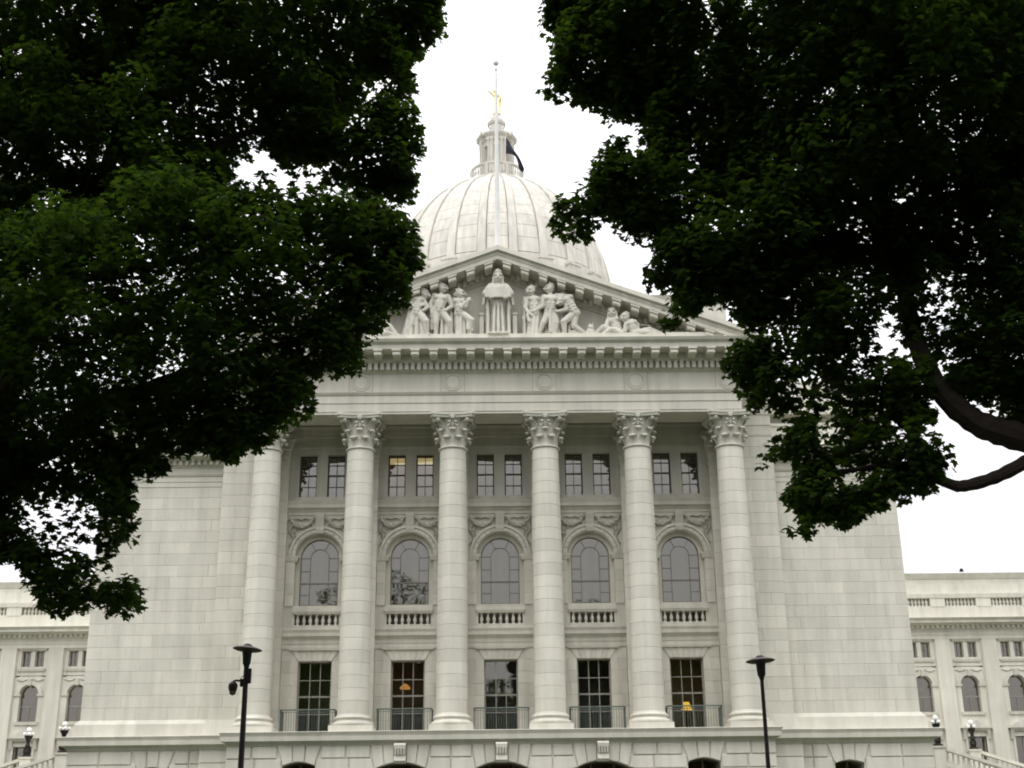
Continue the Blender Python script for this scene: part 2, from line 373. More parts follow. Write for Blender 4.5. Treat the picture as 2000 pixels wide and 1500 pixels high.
v = leaf_strip([(.62,20.95),(.68,21.2),(.78,21.4),(.92,21.56),(1.06,21.64),(1.15,21.62),(1.18,21.54),(1.14,21.47),(1.08,21.48),(1.07,21.54)], [.09,.10,.10,.10,.10,.10,.10,.09,.08,.07], cup=.15)
v.ell((1.11,0,21.55), (.08,.11,.08), 8, 5)
meV = v.mesh('volute', 'carved', True)
v2 = leaf_strip([(.62,21.05),(.66,21.25),(.72,21.42),(.80,21.52),(.86,21.50),(.86,21.43),(.81,21.42)], [.12,.11,.09,.08,.07,.06,.05], cup=.15)
meH = v2.mesh('helix', 'carved', True)
ab = MB(); pts = []
for q in range(4):
    a0 = math.pi/4+q*math.pi/2
    p = Vector((math.cos(a0), math.sin(a0)))*1.46; t = Vector((-p.y, p.x)).normalized()
    a1 = a0+math.pi/2; p2 = Vector((math.cos(a1), math.sin(a1)))*1.46; t2 = Vector((-p2.y, p2.x)).normalized()
    s0, s1 = p+t*.10, p2-t2*.10; mid = (s0+s1)/2; nrm = mid.normalized()
    pts.append(p-t*.10)
    for k in range(9):
        u = k/8; q_ = s0.lerp(s1, u); pts.append(q_-nrm*.17*4*u*(1-u))
pl = [(p.x,p.y) for p in pts]; n = len(pl)
def ring(sc, z): return [(x*sc,y*sc,z) for x,y in pl]
ab.add(ring(.93,21.64)+ring(.95,21.72)+ring(1.0,21.76)+ring(1.0,21.868), [tuple(range(n-1,-1,-1)), tuple(range(3*n,4*n))]+[(j*n+i,j*n+(i+1)%n,(j+1)*n+(i+1)%n,(j+1)*n+i) for j in range(3) for i in range(n)])
meA = ab.mesh('abacus', 'carved')
rs = MB(); rs.ell((.86,0,21.70), (.09,.14,.13), 8, 5)
for k in range(6):
    a = k*math.pi/3; rs.ell((.9,.10*math.cos(a),21.70+.10*math.sin(a)), (.05,.05,.05), 6, 4)
for k in range(5): rs.ell((.73+.02*k,0,21.28+.07*k), (.06,.06-.005*k,.05), 6, 4)
for k in (-1,1):
    for j in range(3): rs.ell((.75,.07*k*(j+1),21.38-.05*j), (.05,.05,.05), 6, 4)
meR = rs.mesh('rosette', 'carved', True)
col0 = make_column(CX[0])
def inst(me, name, parent, x, ang, y=C):
    o = link(name, me, parent, (x, y, 0)); o.rotation_euler.z = ang; return o
for k in range(8):
    inst(me1, 'acanthus_leaf', col0, CX[0], math.pi/8+k*math.pi/4); inst(me2, 'acanthus_leaf', col0, CX[0], k*math.pi/4)
for k in range(4):
    for d in (-.10, .10): inst(meV, 'volute', col0, CX[0], math.pi/4+k*math.pi/2+d)
    for d in (-.17, .17): inst(meH, 'helix', col0, CX[0], k*math.pi/2+d)
    inst(meR, 'rosette', col0, CX[0], k*math.pi/2)
inst(meA, 'abacus', col0, CX[0], 0)
for i in range(1, 6): copies(col0, i*BAY)

# ---- pilasters on the inner wall, behind each column
def make_pilaster(x):
    b = MB(); b.box(x-.74, x+.74, W-.58, W+.1, 7.27, 7.6); b.fr(x-.62, x+.62, W-.48, W+.1, 7.59, 7.75, .1, .1); b.fr(x-.62, x+.62, W-.48, W+.1, 7.745, 8.1, .09, .02)
    b.box(x-.6, x+.6, W-.45, W+.1, 8.05, 20.3); b.fr(x-.62, x+.62, W-.48, W+.1, 20.2, 20.33, .03, .03)
    b.fr(x-.6, x+.6, W-.46, W+.1, 20.3, 21.66, .0, .16); b.fr(x-.66, x+.66, W-.52, W+.1, 21.68, 21.85, .22, .25)
    p = b.build('pilaster', 'stone', cap)
    courses(x-.635, x+.635, 8.1, 20.2, W-.48, p, 22, [[], [.5], [], [.33]], d=.08)
    for i, (dx, row) in enumerate([(-.45,1),(0,1),(.45,1),(-.5,2),(-.2,2),(.2,2),(.5,2)]):
        o = link('acanthus_leaf', me1 if row == 1 else me2, p, (x+dx, W-.46+.58, 0)); o.rotation_euler.z = -math.pi/2
    for sx in (-.35, .35):
        o = link('volute', meV, p, (x+sx, W-.46+.6, 0)); o.rotation_euler.z = -math.pi/2+sx*1.3
    return p
p0 = make_pilaster(CX[0])
for i in range(1, 6): copies(p0, i*BAY)

# ---- inner wall of one bay, then copied
parts = []
b = MB(); Y1 = W+.6; H = BAY/2
b.box(-H, -.79, W+.04, Y1, 7.2, 10.91); b.box(.79, H, W+.04, Y1, 7.2, 10.91); b.box(-.85, .85, W-.06, Y1, 7.2, 7.62)
b.box(-H, H, W+.04, Y1, 10.9, 12.46); b.box(-H, -1.05, W, Y1, 12.45, 13.42); b.box(1.05, H, W, Y1, 12.45, 13.42); b.box(-1.06, 1.06, W-.02, Y1, 12.3, 12.44)
b.box(-H, H, W+.02, Y1, 17.9, 18.7); b.box(-H, -1.12, W+.02, Y1, 18.6, 21.02); b.box(1.12, H, W+.02, Y1, 18.6, 21.02); b.box(-.26, .26, W+.02, Y1, 18.6, 21.02)
b.box(-H, H, W, Y1, 21.0, 23.2)
b.box(-H, -1.13, W, Y1, 13.41, 15.885); b.box(1.13, H, W, Y1, 13.41, 15.885); b.box(-1.14, 1.14, W-.05, Y1, 13.36, 13.51)
A = [(1.13*math.cos(math.pi*(1-i/20)), 15.88+1.13*math.sin(math.pi*(1-i/20))) for i in range(21)]
for p, q in zip(A, A[1:]): b.prism([p, q, (q[0],17.91), (p[0],17.91)], W, Y1)
b.box(-H, -1.13, W, Y1, 15.88, 17.91); b.box(1.13, H, W, Y1, 15.88, 17.91)
# recessed sash surround of the arch
for p, q in zip(A, A[1:]):
    k = .93/1.13; b.prism([(p[0]*k,15.88+(p[1]-15.88)*k),(q[0]*k,15.88+(q[1]-15.88)*k),q,p], W+.3, W+.5)
b.box(-1.13, -.93, W+.3, W+.5, 13.5, 15.885); b.box(.93, 1.13, W+.3, W+.5, 13.5, 15.885); b.box(-.94, .94, W+.3, W+.5, 13.5, 13.56)
wall = b.build('wall', 'stone', cap); parts.append(wall)
for s in (-1, 1):
    x0, x1 = sorted((s*.79, s*1.56)); courses(x0, x1, 7.62, 10.9, W, wall, 6, [[], [.45], [], [.6]], d=.06)
    x0, x1 = sorted((s*1.12, s*1.56)); courses(x0, x1, 10.9, 11.45, W, wall, 1, [[]], d=.06)
    x0, x1 = sorted((s*1.16, s*1.56)); courses(x0, x1, 13.5, 15.65, W-.05, wall, 4, [[]], d=.06)
nv = 7
for i in range(nv):
    a, c = -1+2*i/nv, -1+2*(i+1)/nv
    stone([(.79*a,10.91),(.79*c,10.91),(1.11*c,11.45),(1.11*a,11.45)], W-.01, wall, d=.08)
m_ = MB()
m_.fr(-H, H, W, Y1, 11.45, 11.53, .04, .06, (0,0)); m_.fr(-1.1, 1.1, W, W+.1, 11.4, 11.5, .10, .12); m_.fr(-H, H, W, Y1, 11.525, 11.72, .02, .02, (0,0)); m_.fr(-H, H, W, Y1, 11.715, 11.92, .05, .05, (0,0))
m_.fr(-H, H, W, Y1, 11.915, 12.05, .08, .16, (0,0)); m_.fr(-H, H, W, Y1, 12.045, 12.2, .22, .23, (0,0)); m_.fr(-H, H, W, Y1, 12.195, 12.34, .19, .26, (0,0)); m_.fr(-H, H, W, Y1, 12.335, 12.46, .12, .12, (0,0))
parts.append(m_.build('string_course', 'stone', cap))
m_ = MB(); m_.fr(-H, H, W, Y1, 17.95, 18.1, .03, .03, (0,0)); m_.fr(-H, H, W, Y1, 18.095, 18.26, .06, .16, (0,0)); m_.fr(-H, H, W, Y1, 18.255, 18.42, .26, .27, (0,0)); m_.fr(-H, H, W, Y1, 18.415, 18.6, .24, .33, (0,0)); m_.fr(-1.3, 1.3, W, Y1, 18.595, 18.85, .05, .05)
parts.append(m_.build('sill_cornice', 'stone', cap))
m_ = MB(); m_.fr(-H, H, W, Y1, 21.3, 21.42, .05, .05, (0,0)); m_.fr(-H, H, W, Y1, 21.86, 22.05, .12, .12, (0,0)); m_.fr(-H, H, W, Y1, 22.045, 22.3, .16, .16, (0,0)); m_.fr(-H, H, W, Y1, 22.295, 22.4, .22, .25, (0,0))
parts.append(m_.build('inner_architrave', 'stone', cap))
# archivolt stones, imposts, keystone, swags
nv = 13
for i in range(nv):
    if i == nv//2: continue
    a0, a1 = math.pi*i/nv, math.pi*(i+1)/nv; am = (a0+a1)/2
    P = lambda r, a: (r*math.cos(a), 15.92+r*math.sin(a))
    stone([P(1.14,a0),P(1.14,am),P(1.14,a1),P(1.34,a1),P(1.34,am),P(1.34,a0)], W-.08, wall, d=.12)
bm = MB()
for i in range(24):
    a0, a1 = math.pi*i/24, math.pi*(i+1)/24
    bm.prism([P(1.345,a0),P(1.345,a1),P(1.46,a1),P(1.46,a0)][::-1], W-.14, W+.05)
bm.build('arch_moulding', 'stone', wall)
for s in (-1, 1):
    im = MB(); x0, x1 = sorted((s*1.12, s*1.56)); im.fr(x0, x1, W, W+.3, 15.65, 15.72, .08, .1); im.fr(x0, x1, W, W+.3, 15.715, 15.84, .11, .14); im.fr(x0, x1, W, W+.3, 15.835, 15.9, .16, .16); im.build('impost', 'stone', wall)
MB().xprof([(W+.1,17.0),(W-.14,17.02),(W-.18,17.2),(W-.15,17.35),(W-.22,17.6),(W-.30,17.82),(W-.30,17.95),(W+.1,17.95)], -.2, .2).build('keystone', 'carved', wall)
for s in (-1, 1):
    g = MB(); rr = random.Random(5+s)
    for i in range(19):
        t = i/18; x = s*(.30+t*1.16); z = 17.74-.36*4*t*(1-t); r = .06+.075*math.sin(math.pi*t)
        g.ell((x, W-.08, z), (r*.8, .13, r), 7, 4)
        for q in range(3): g.ell((x+rr.uniform(-.07,.07), W-.16+rr.uniform(-.03,.03), z+rr.uniform(-.09,.09)), (.045,.06,.045), 6, 4)
    for i in range(14):
        t = i/13; x = s*(.32+t*1.14); z = 17.78-.07*abs(math.sin(t*9.4)); g.ell((x, W-.06, z), (.055,.09,.035), 6, 4)
    for i in range(12):
        t = i/11; x = s*(1.36+.10*math.sin(t*7)); z = 17.42-.95*t; g.ell((x, W-.07, z), (.085-.045*t,.10,.06), 6, 4); g.ell((x-s*.09, W-.05, z+.03), (.05,.07,.03), 6, 4)
    for i in range(10):
        t = i/9; g.ell((s*(.62+.66*t), W-.06, 17.42-.42*t*t+.05*math.sin(t*11)), (.055,.09,.04), 6, 4)
    for x in (.34, 1.42):
        g.ell((s*x, W-.1, 17.76), (.08,.1,.08), 8, 5); g.tube([(s*x,W-.08,17.74,.03),(s*(x+.04),W-.08,17.5,.045),(s*x,W-.06,17.32,.02)], 6)
    g.build('swag', 'carved', wall, True)
# ground-floor sash window
def sash(x0, x1, z0, z1, y, nx, rows, fm, fw=.06, mw=.022, bars=None):
    f = MB(); f.box(x0, x0+fw, y, y+.1, z0, z1); f.box(x1-fw, x1, y, y+.1, z0, z1); f.box(x0+fw, x1-fw, y+.002, y+.098, z1-fw, z1); f.box(x0+fw, x1-fw, y+.002, y+.098, z0, z0+fw)
    zs = [z0+fw]+[r[0] for r in rows]+[z1-fw]
    for z, hw in rows: f.box(x0+fw, x1-fw, y+.004, y+.09, z-hw, z+hw)
    xs = [x0+fw+(x1-x0-2*fw)*i/nx for i in range(nx+1)]
    for x in xs[1:-1]: f.box(x-mw, x+mw, y+.01, y+.08, z0+fw, z1-fw)
    win = f.build('window', fm, cap)
    for i in range(nx):
        for j in range(len(zs)-1): MB().box(xs[i], xs[i+1], y+.045, y+.053, zs[j], zs[j+1]).build('pane', 'glass', win)
    return win
gw = sash(-.79, .79, 7.6, 10.92, W+.28, 3, [(8.5,.02),(9.3,.04),(10.05,.02)], 'pframe', .07)
parts.append(gw)
for s in (-1, 1):
    xa, xb = sorted((s*.26, s*1.12)); parts.append(sash(xa, xb, 18.8, 21.02, W+.25, 2, [(19.42,.015),(20.0,.035),(20.52,.015)], 'frame', .06, .016))
# arched window
f = MB(); zS = 15.88; y = W+.36
def seg(r0, r1, a0, a1, n=8): return [(r1*math.cos(a0+(a1-a0)*i/n), zS+r1*math.sin(a0+(a1-a0)*i/n)) for i in range(n+1)]+[(r0*math.cos(a1-(a1-a0)*i/n), zS+r0*math.sin(a1-(a1-a0)*i/n)) for i in range(n+1)]
for i in range(18):
    a0, a1 = math.pi*i/18, math.pi*(i+1)/18
    f.prism([(r*math.cos(a), zS+r*math.sin(a)) for r, a in ((.88,a1),(.88,a0),(.94,a0),(.94,a1))], y, y+.1)
    f.prism([(r*math.cos(a), zS+r*math.sin(a)) for r, a in ((.43,a1),(.43,a0),(.465,a0),(.465,a1))], y+.02, y+.08)
for a in (60, 120):
    a = R_(a); dx, dz = math.cos(a), math.sin(a); n_ = (-dz*.016, dx*.016)
    f.prism([(.46*dx+n_[0],zS+.46*dz+n_[1]),(.46*dx-n_[0],zS+.46*dz-n_[1]),(.9*dx-n_[0],zS+.9*dz-n_[1]),(.9*dx+n_[0],zS+.9*dz+n_[1])], y+.02, y+.08)
for s in (-1, 1):
    f.box(s*.88, s*.94, y, y+.1, 13.55, zS); f.box(s*.43, s*.465, y+.02, y+.08, 13.6, zS)
    for z in (15.88, 15.25, 14.1): f.box(s*.46, s*.89, y+.022, y+.078, z-.016, z+.016)
f.box(-.89, .89, y+.003, y+.097, 13.55, 13.62); f.box(-.89, .89, y+.003, y+.097, 14.62, 14.69)
aw = f.build('window', 'midframe', cap); parts.append(aw)
def pane(poly): MB().prism(poly, y+.046, y+.054).build('pane', 'glass', aw)
for a0, a1 in ((0,60),(60,120),(120,180)): pane(seg(.45, .91, R_(a0), R_(a1)))
pane([(-.45,14.65),(.45,14.65)]+[(.45*math.cos(math.pi*i/16), zS+.45*math.sin(math.pi*i/16)) for i in range(17)])
pane([(-.45,13.57),(.45,13.57),(.45,14.65),(-.45,14.65)])
for s in (-1, 1):
    xa, xb = sorted((s*.45, s*.91))
    for z0, z1 in ((13.57,14.1),(14.1,14.65),(14.65,15.25),(15.25,15.88)): pane([(xa,z0),(xb,z0),(xb,z1),(xa,z1)])
# balustrade below the arched window
bl = MB(); bl.fr(-1.1, 1.1, W-.12, W+.4, 13.1, 13.2, .0, .03); bl.fr(-1.1, 1.1, W-.12, W+.4, 13.195, 13.36, .05, .05); bl.box(-1.06, 1.06, W-.10, W+.5, 12.42, 12.58)
bl = bl.build('balustrade', 'stone', cap); parts.append(bl)
prof = [(.075,12.56),(.075,12.62),(.045,12.65),(.085,12.76),(.09,12.82),(.05,12.96),(.045,13.0),(.075,13.05),(.075,13.12)]
bme = MB().lathe(prof, 0, 0, 10).mesh('baluster', 'stone', True)
for i in range(7): link('baluster', bme, bl, (-.9+i*.3, W+.06, 0))
# iron balcony railing
def railing():
    r = MB(); path = []
    for a in range(0, 91, 15): path.append((-1.24+.22*(1-math.cos(R_(a)))-.0, 61.22+.22*(1-math.sin(R_(a)))))
    left = [(-1.24, 62.4)]+path; right = [(-x, y) for x, y in left[::-1]]; full = left+right
    for z, hh, t in ((8.47,.03,.03),(7.50,.02,.02),(8.36,.012,.012)):
        for (xa, ya), (xb, yb) in zip(full, full[1:]): r.tube([(xa,ya,z,hh),(xb,yb,z,hh)], 6)
    o = r.build('balcony_railing', 'green', cap)
    bars = MB(); d = 0; L_ = [math.dist(a, b_) for a, b_ in zip(full, full[1:])]; tot = sum(L_); n = 40
    for i in range(n+1):
        t = tot*i/n; k = 0
        while k < len(L_)-1 and t > L_[k]: t -= L_[k]; k += 1
        u = min(1, t/L_[k]); x = full[k][0]+(full[k+1][0]-full[k][0])*u; y_ = full[k][1]+(full[k+1][1]-full[k][1])*u
        bars.tube([(x,y_,7.32,.011),(x,y_,8.46,.011)], 5)
    bars.build('bars', 'green', o)
    bx_ = MB()
    for s in (-1, 1): bx_.box(s*1.05, s*1.25, 61.2, 61.5, 7.28, 7.36); bx_.ell((s*1.1,61.35,7.4), (.12,.1,.07), 6, 4)
    bx_.build('bracket_foot', 'green', o); return o
parts.append(railing())
rm = MB()
for za, zb, yb in ((7.3,11.2,3.4),(12.42,17.5,3.2),(18.6,21.5,2.6)):
    rm.add([(-2.1,W+.62,za),(2.1,W+.62,za),(2.1,W+yb,za),(-2.1,W+yb,za),(-2.1,W+.62,zb),(2.1,W+.62,zb),(2.1,W+yb,zb),(-2.1,W+yb,zb)], [(0,1,2,3),(7,6,5,4),(1,5,6,2),(2,6,7,3),(0,3,7,4)])
parts.append(rm.build('room', 'room', cap))
for k in (-2, -1, 1, 2):
    for p in parts: copies(p, k*BAY)

# ---- portico ceiling, piers and flanks
MB().box(-11.2, 11.2, 61.1, W+.3, 22.95, 23.2).build('portico_ceiling', 'stone', cap)
for s in (-1, 1):
    xa, xb = sorted((s*11.15, s*13.25))
    pr = MB(); pr.box(xa, xb, S+.04, 66, 7.2, 22.0)
    pr.fr(xa, xb-.0, S, 66, 7.3, 8.12, .22, .05, (s<0, s>0)); pr = pr.build('pier', 'stone', cap)
    courses(xa, xb, 8.12, 21.32, S, pr, 24, [[.62],[.3],[.55],[]] if s < 0 else [[.38],[.7],[.45],[]])
    e = MB()
    for z0, z1, p_, q_ in ((21.3,21.42,.03,.05),(21.86,22.4,.0,.0),(22.395,22.78,.05,.05),(22.775,22.9,.1,.16),(22.89,23.9,0,0),(23.89,24.0,.05,.2),(23.99,24.35,.3,.3),(24.34,24.7,.35,.5),(24.69,24.9,1.2,1.2),(24.89,25.12,1.2,1.4)):
        e.fr(xa, xb, S, 66, z0, z1, p_, q_, (0,0) if p_ > .25 else (s<0, s>0))
    e.build('pier_entablature', 'stone', cap)
    # flank wall
    xc, xd = sorted((s*13.2, s*19.15))
    f = MB(); f.box(xc, xd, FL+.04, 75, 7.2, 20.3); f.fr(xc, xd, FL, 66, 7.38, 8.0, .24, .2, (s<0, s>0)); f.fr(xc, xd, FL, 66, 7.99, 8.2, .2, .02, (s<0, s>0))
    f = f.build('wall', 'stone', cap)
    pat = [[.18,.42,.66,.90],[.09,.30,.55,.79],[.24,.50,.74],[.13,.36,.60,.86]]
    courses(xc, xd, 8.2, 19.16, FL, f, 20, pat if s < 0 else [[1-x for x in p[::-1]] for p in pat])
    e = MB(); sx = (s < 0, s > 0)
    for z0, z1, p_, q_ in ((19.15,19.4,.03,.03),(19.395,19.66,.06,.06),(19.655,19.75,.1,.16),(19.74,20.1,.02,.02),(20.09,20.18,.06,.12),(20.17,20.43,.14,.14),(20.42,20.52,.3,.4),(20.51,20.62,.75,.75),(20.61,20.76,.75,.9),(20.75,21.95,.1,.1),(21.94,22.08,.16,.16),(22.55,22.75,.2,.2)):
        e.fr(xc, xd, FL, 74, z0, z1, p_, q_, sx)
    e.box(xc, xd-.4*s if s>0 else xd, FL+.5, 74, 22, 22.6)
    e = e.build('flank_entablature', 'stone', cap)
    dm = MB().box(-.075, .075, -.16, .02, 20.19, 20.42).mesh('dentil', 'stone')
    for i in range(20): link('dentil', dm, e, (xc+.2+i*.295, FL-.14, 0))
    MB().box(xc, xd-.6*s if s > 0 else xd, FL+1.2, 100, 20.5, 24.8).build('attic', 'stone', cap)
MB().box(-19.1, 19.1, 66, 112, 0, 20.6).build('wing_body', 'stone', cap)

# ---- portico entablature
e = MB(); hx = 11.47
for z0, z1, p_, q_ in ((21.87,21.985,0,0),(21.98,22.405,.035,.035),(22.40,22.79,.075,.075),(22.785,22.9,.12,.2)): e.fr(-hx, hx, E, 61.1, z0, z1, p_, q_)
e.box(-hx+.02, hx-.02, E+.2, 61.08, 22.8, 23.3)
e.build('architrave', 'stone', cap)
fz = MB(); fz.box(-hx, hx, E, 66, 22.895, 23.91); fz = fz.build('frieze', 'stone', cap)
for x in CX:
    rd = MB(); n = 28
    for i in range(n):
        a0, a1 = 2*math.pi*i/n, 2*math.pi*(i+1)/n
        rd.prism([(x+r*math.cos(a), 23.44+r*math.sin(a)) for r, a in ((.36,a1),(.36,a0),(.42,a0),(.42,a1))], E-.045, E+.02)
    rd.prism([(x+.30*math.cos(-2*math.pi*i/n), 23.44+.30*math.sin(-2*math.pi*i/n)) for i in range(n)], E-.03, E+.02)
    rd.build('roundel', 'stone', fz)
    for s in (-1, 1): MB().box(x+s*.56-.006, x+s*.56+.006, E-.003, E+.02, 22.9, 23.9).build('joint', 'frame', fz)
cn = MB()
for z0, z1, p_, q_ in ((23.90,23.98,.05,.12),(23.975,24.32,.14,.14),(24.315,24.42,.36,.42),(24.415,24.70,.42,.42),(24.695,24.9,1.22,1.25),(24.895,25.0,1.22,1.36),(24.995,25.12,1.4,1.48)): cn.fr(-hx, hx, E, 66, z0, z1, p_, q_)
cn = cn.build('cornice', 'stone', cap)
dm = MB().box(-.088, .088, -.22, .02, 23.98, 24.31).mesh('dentil', 'stone')
for i in range(-40, 41): link('dentil', dm, cn, (i*BAY/15, E-.16, 0))
def modil(z0):
    b = MB(); b.xprof([(0,z0-.03),(-.2,z0-.06),(-.38,z0+.02),(-.52,z0+.03),(-.62,z0-.03),(-.70,z0-.05),(-.75,z0-.01),(-.76,z0+.08),(-.74,z0+.14),(-.75,z0+.26),(0,z0+.26)], -.18, .18)
    b.box(-.22, .22, -.82, 0, z0+.18, z0+.275); b.box(-.10, .10, -.79, -.6, z0+.0, z0+.07); return b
mm = modil(24.43).mesh('modillion', 'stone')
for i in range(-14, 14): link('modillion', mm, cn, ((i+.5)*BAY/5, E-.42, 0))

# ---- pediment
SL = .375; AP = 29.96      # slope and apex height of the crowning moulding
def rz(x): return AP-SL*abs(x)
tp = MB(); tp.prism([(-12.4,25.1),(12.4,25.1),(0,29.5)], E+.15, 62); tp = tp.build('tympanum', 'stone', cap)
MB().box(-11.9, 11.9, E-1.05, E+.2, 25.1, 25.5).build('statue_plinth', 'stone', cap)
rc = MB()
def rake(z_lo, z_hi, p):
    """band following both slopes between two drops below the crown line"""
    for s in (-1, 1):
        X = 12.95
        v = [(0,AP-z_lo),(s*X,AP-SL*X-z_lo),(s*X,AP-SL*X-z_hi),(0,AP-z_hi)]
        if s > 0: v = v[::-1]
        rc.prism(v, E-p, 64)
rake(1.02, 1.14, -.05); rake(.67, 1.025, .12); rake(.62, .68, .36); rake(.40, .63, 1.22); rake(.22, .405, 1.26); rake(.0, .225, 1.44)
rc = rc.build('raking_cornice', 'stone', cap)
for s in (-1, 1):
    ml = MB(); x0 = 0; a = math.atan(SL)*-s
    b = MB(); b.xprof([(0,-.32),(-.2,-.35),(-.38,-.27),(-.52,-.26),(-.62,-.32),(-.70,-.34),(-.75,-.30),(-.76,-.21),(-.74,-.15),(-.75,-.03),(0,-.03)], -.18, .18); b.box(-.22, .22, -.82, 0, -.11, -.02); b.box(-.10, .10, -.79, -.6, -.29, -.22)
    b.v = [(x, yy, z-s*x*SL) for x, yy, z in b.v]; me = b.mesh('modillion', 'stone')
    for i in range(14): link('modillion', me, rc, (s*(i+.5)*BAY/5, E-.38, rz((i+.5)*BAY/5)-.62))
    d = MB().box(-.085, .085, -.14, .02, -.29, 0); d.v = [(x, yy, z-s*x*SL) for x, yy, z in d.v]; me = d.mesh('dentil', 'stone')
    for i in range(38): link('dentil', me, rc, (s*(i+.5)*BAY/15, E-.12, rz((i+.5)*BAY/15)-.70))
rf = MB(); rf.prism([(-13,24.9),(13,24.9),(0,29.75)], 62, 112); rf.build('roof', 'roof', cap)

# ---- crossing, drum and dome
D = 130.
cr = MB(); cr.box(-19.5, 19.5, 110, 150, 0, 46.6); cr.fr(-19.5, 19.5, 110, 150, 46.2, 46.95, .5, .7)
cr.box(-19.0, 19.0, 111, 149, 46.9, 47.6)
cr.build('crossing_block', 'stone', cap)
for s in (-1, 1):
    p = MB(); xa, xb = sorted((s*14.0, s*20.2)); p.box(xa, xb, 108.5, 113, 46.9, 48.7); p.fr(xa, xb, 108.5, 113, 48.65, 49.3, .1, .5); p.box(xa+.3, xb-.3, 108.9, 112.6, 49.25, 49.5)
    p.build('corner_pedestal', 'stone', cap)
dr = MB(); dr.lathe([(13.4,46),(13.4,48.5),(12.6,48.6),(11.2,48.7),(11.2,55.2),(12.4,55.4),(12.9,56.0),(12.9,56.4),(12.2,56.5),(12.2,57.1)], 0, D, 80)
dr = dr.build('drum', 'dstone', cap)
cme = MB().lathe([(.6,48.5),(.6,49),(.45,49.1),(.40,54.4),(.62,55.2)], 0, 0, 12).mesh('drum_column', 'dstone', True)
for k in range(40): link('drum_column', cme, dr, (12.3*math.sin(2*math.pi*k/40), D-12.3*math.cos(2*math.pi*k/40), 0))
DA, DB, DZ = 12.0, 15.0, 57.0
def dpt(t, off=0):
    r, z = DA*math.cos(t), DB*math.sin(t); n = Vector((math.cos(t)/DA, math.sin(t)/DB)).normalized(); return r+n.x*off, DZ+z+n.y*off
TT = math.acos(3.0/DA)
core = MB(); core.lathe([dpt(TT*i/24, -.12) for i in range(25)], 0, D, 80); dome = core.build('dome', 'dstone', cap, True)
NR = 24; NC = 12
def patch(t0, t1, half, o0, o1, nu=4, nt=2, edge=.02, absw=None):
    """curved slab on the dome between two latitudes, centred on azimuth 0 (facing -Y)"""
    b = MB()
    def pt(t, u, off):
        r, z = dpt(t, off); h = half if absw is None else absw(t)/max(r, .1)
        a = u*h; return (r*math.sin(a), -r*math.cos(a), z)
    V = []
    for off, sh in ((o0, 0), (o1-edge, 0), (o1, edge)):
        dt = sh/14.
        for i in range(nt+1):
            t = t0+dt+(t1-t0-2*dt)*i/nt
            for k in range(nu+1):
                rr = dpt(t)[0]; u = -1+2*k/nu; u *= 1-sh/max(.05, rr*(half if absw is None else absw(t)/rr)); V.append(pt(t, u, off))
    n = (nu+1)*(nt+1); F = []
    idx = lambda l, i, k: l*n+i*(nu+1)+k
    for i in range(nt):
        for k in range(nu): F.append((idx(2,i,k), idx(2,i,k+1), idx(2,i+1,k+1), idx(2,i+1,k)))
    per = [(0,k) for k in range(nu)]+[(i,nu) for i in range(nt)]+[(nt,k) for k in range(nu,0,-1)]+[(i,0) for i in range(nt,0,-1)]
    for l in (0, 1):
        for q in range(len(per)):
            a, c = per[q], per[(q+1)%len(per)]; F.append((idx(l,*a), idx(l,*c), idx(l+1,*c), idx(l+1,*a)))
    b.add(V, F); return b
rib_w = lambda t: .24+.22*(1-t/TT)
pan_w = lambda t: (math.pi/NR)*dpt(t)[0]-rib_w(t)-.05
rib_me = patch(.015, TT, 0, -.12, .24, 4, 30, .05, rib_w).mesh('dome_rib', 'dstone')
T0, T1 = .11, TT-.02
crs = [(T0+(T1-T0)*(i/NC)**.94, T0+(T1-T0)*((i+1)/NC)**.94) for i in range(NC)]
pan_me = [patch(a+.0007, b_-.0007, 0, -.12, .045, 3, 2, .018, pan_w).mesh('dome_panel', 'dstone') for a, b_ in crs]
bor = patch(.0, T0-.006, math.pi/NR*.97, -.12, .10, 4, 2, .03).mesh('dome_border', 'dstone')
foot = MB().box(-.7, .7, -.62, .3, 57.0, 57.9).box(-.8, .8, -.7, .3, 57.85, 58.1).mesh('rib_foot', 'dstone')
for k in range(NR):
    a = 2*math.pi*(k+.5)/NR; o = link('dome_rib', rib_me, dome, (0, D, 0)); o.rotation_euler.z = a
    r = dpt(.03)[0]; o = link('rib_foot', foot, dome, (r*math.sin(a), D-r*math.cos(a), 0)); o.rotation_euler.z = a
    a = 2*math.pi*k/NR
    o = link('dome_border', bor, dome, (0, D, 0)); o.rotation_euler.z = a
    for me in pan_me: o = link('dome_panel', me, dome, (0, D, 0)); o.rotation_euler.z = a
# ---- lantern
ln = MB(); ln.lathe([(3.3,71.2),(3.45,71.5),(3.45,71.7),(3.1,71.75),(3.0,72.0),(3.0,72.25),(2.0,72.3)], 0, D, 40)
ln.lathe([(.3,72),(.3,78)], 0, D, 16); ln.lathe([(1.75,77.3),(1.75,78)], 0, D, 24)
ln = ln.build('lantern', 'dstone', cap)
MB().lathe([(2.8,73.45),(2.98,73.5),(2.98,73.72),(2.8,73.75),(2.78,73.45)], 0, D, 40, False).build('ring_rail', 'dstone', ln)
bm_ = MB().lathe([(.09,72.2),(.06,72.4),(.11,72.8),(.06,73.2),(.09,73.5)], 0, 0, 8).mesh('baluster', 'dstone', True)
pm_ = MB().box(-.2, .2, -.12, .12, 72.2, 73.6).mesh('ring_pedestal', 'dstone')
for k in range(48):
    a = 2*math.pi*k/48; o = link('ring_pedestal' if k % 6 == 3 else 'baluster', pm_ if k % 6 == 3 else bm_, ln, (2.88*math.sin(a), D-2.88*math.cos(a), 0)); o.rotation_euler.z = a
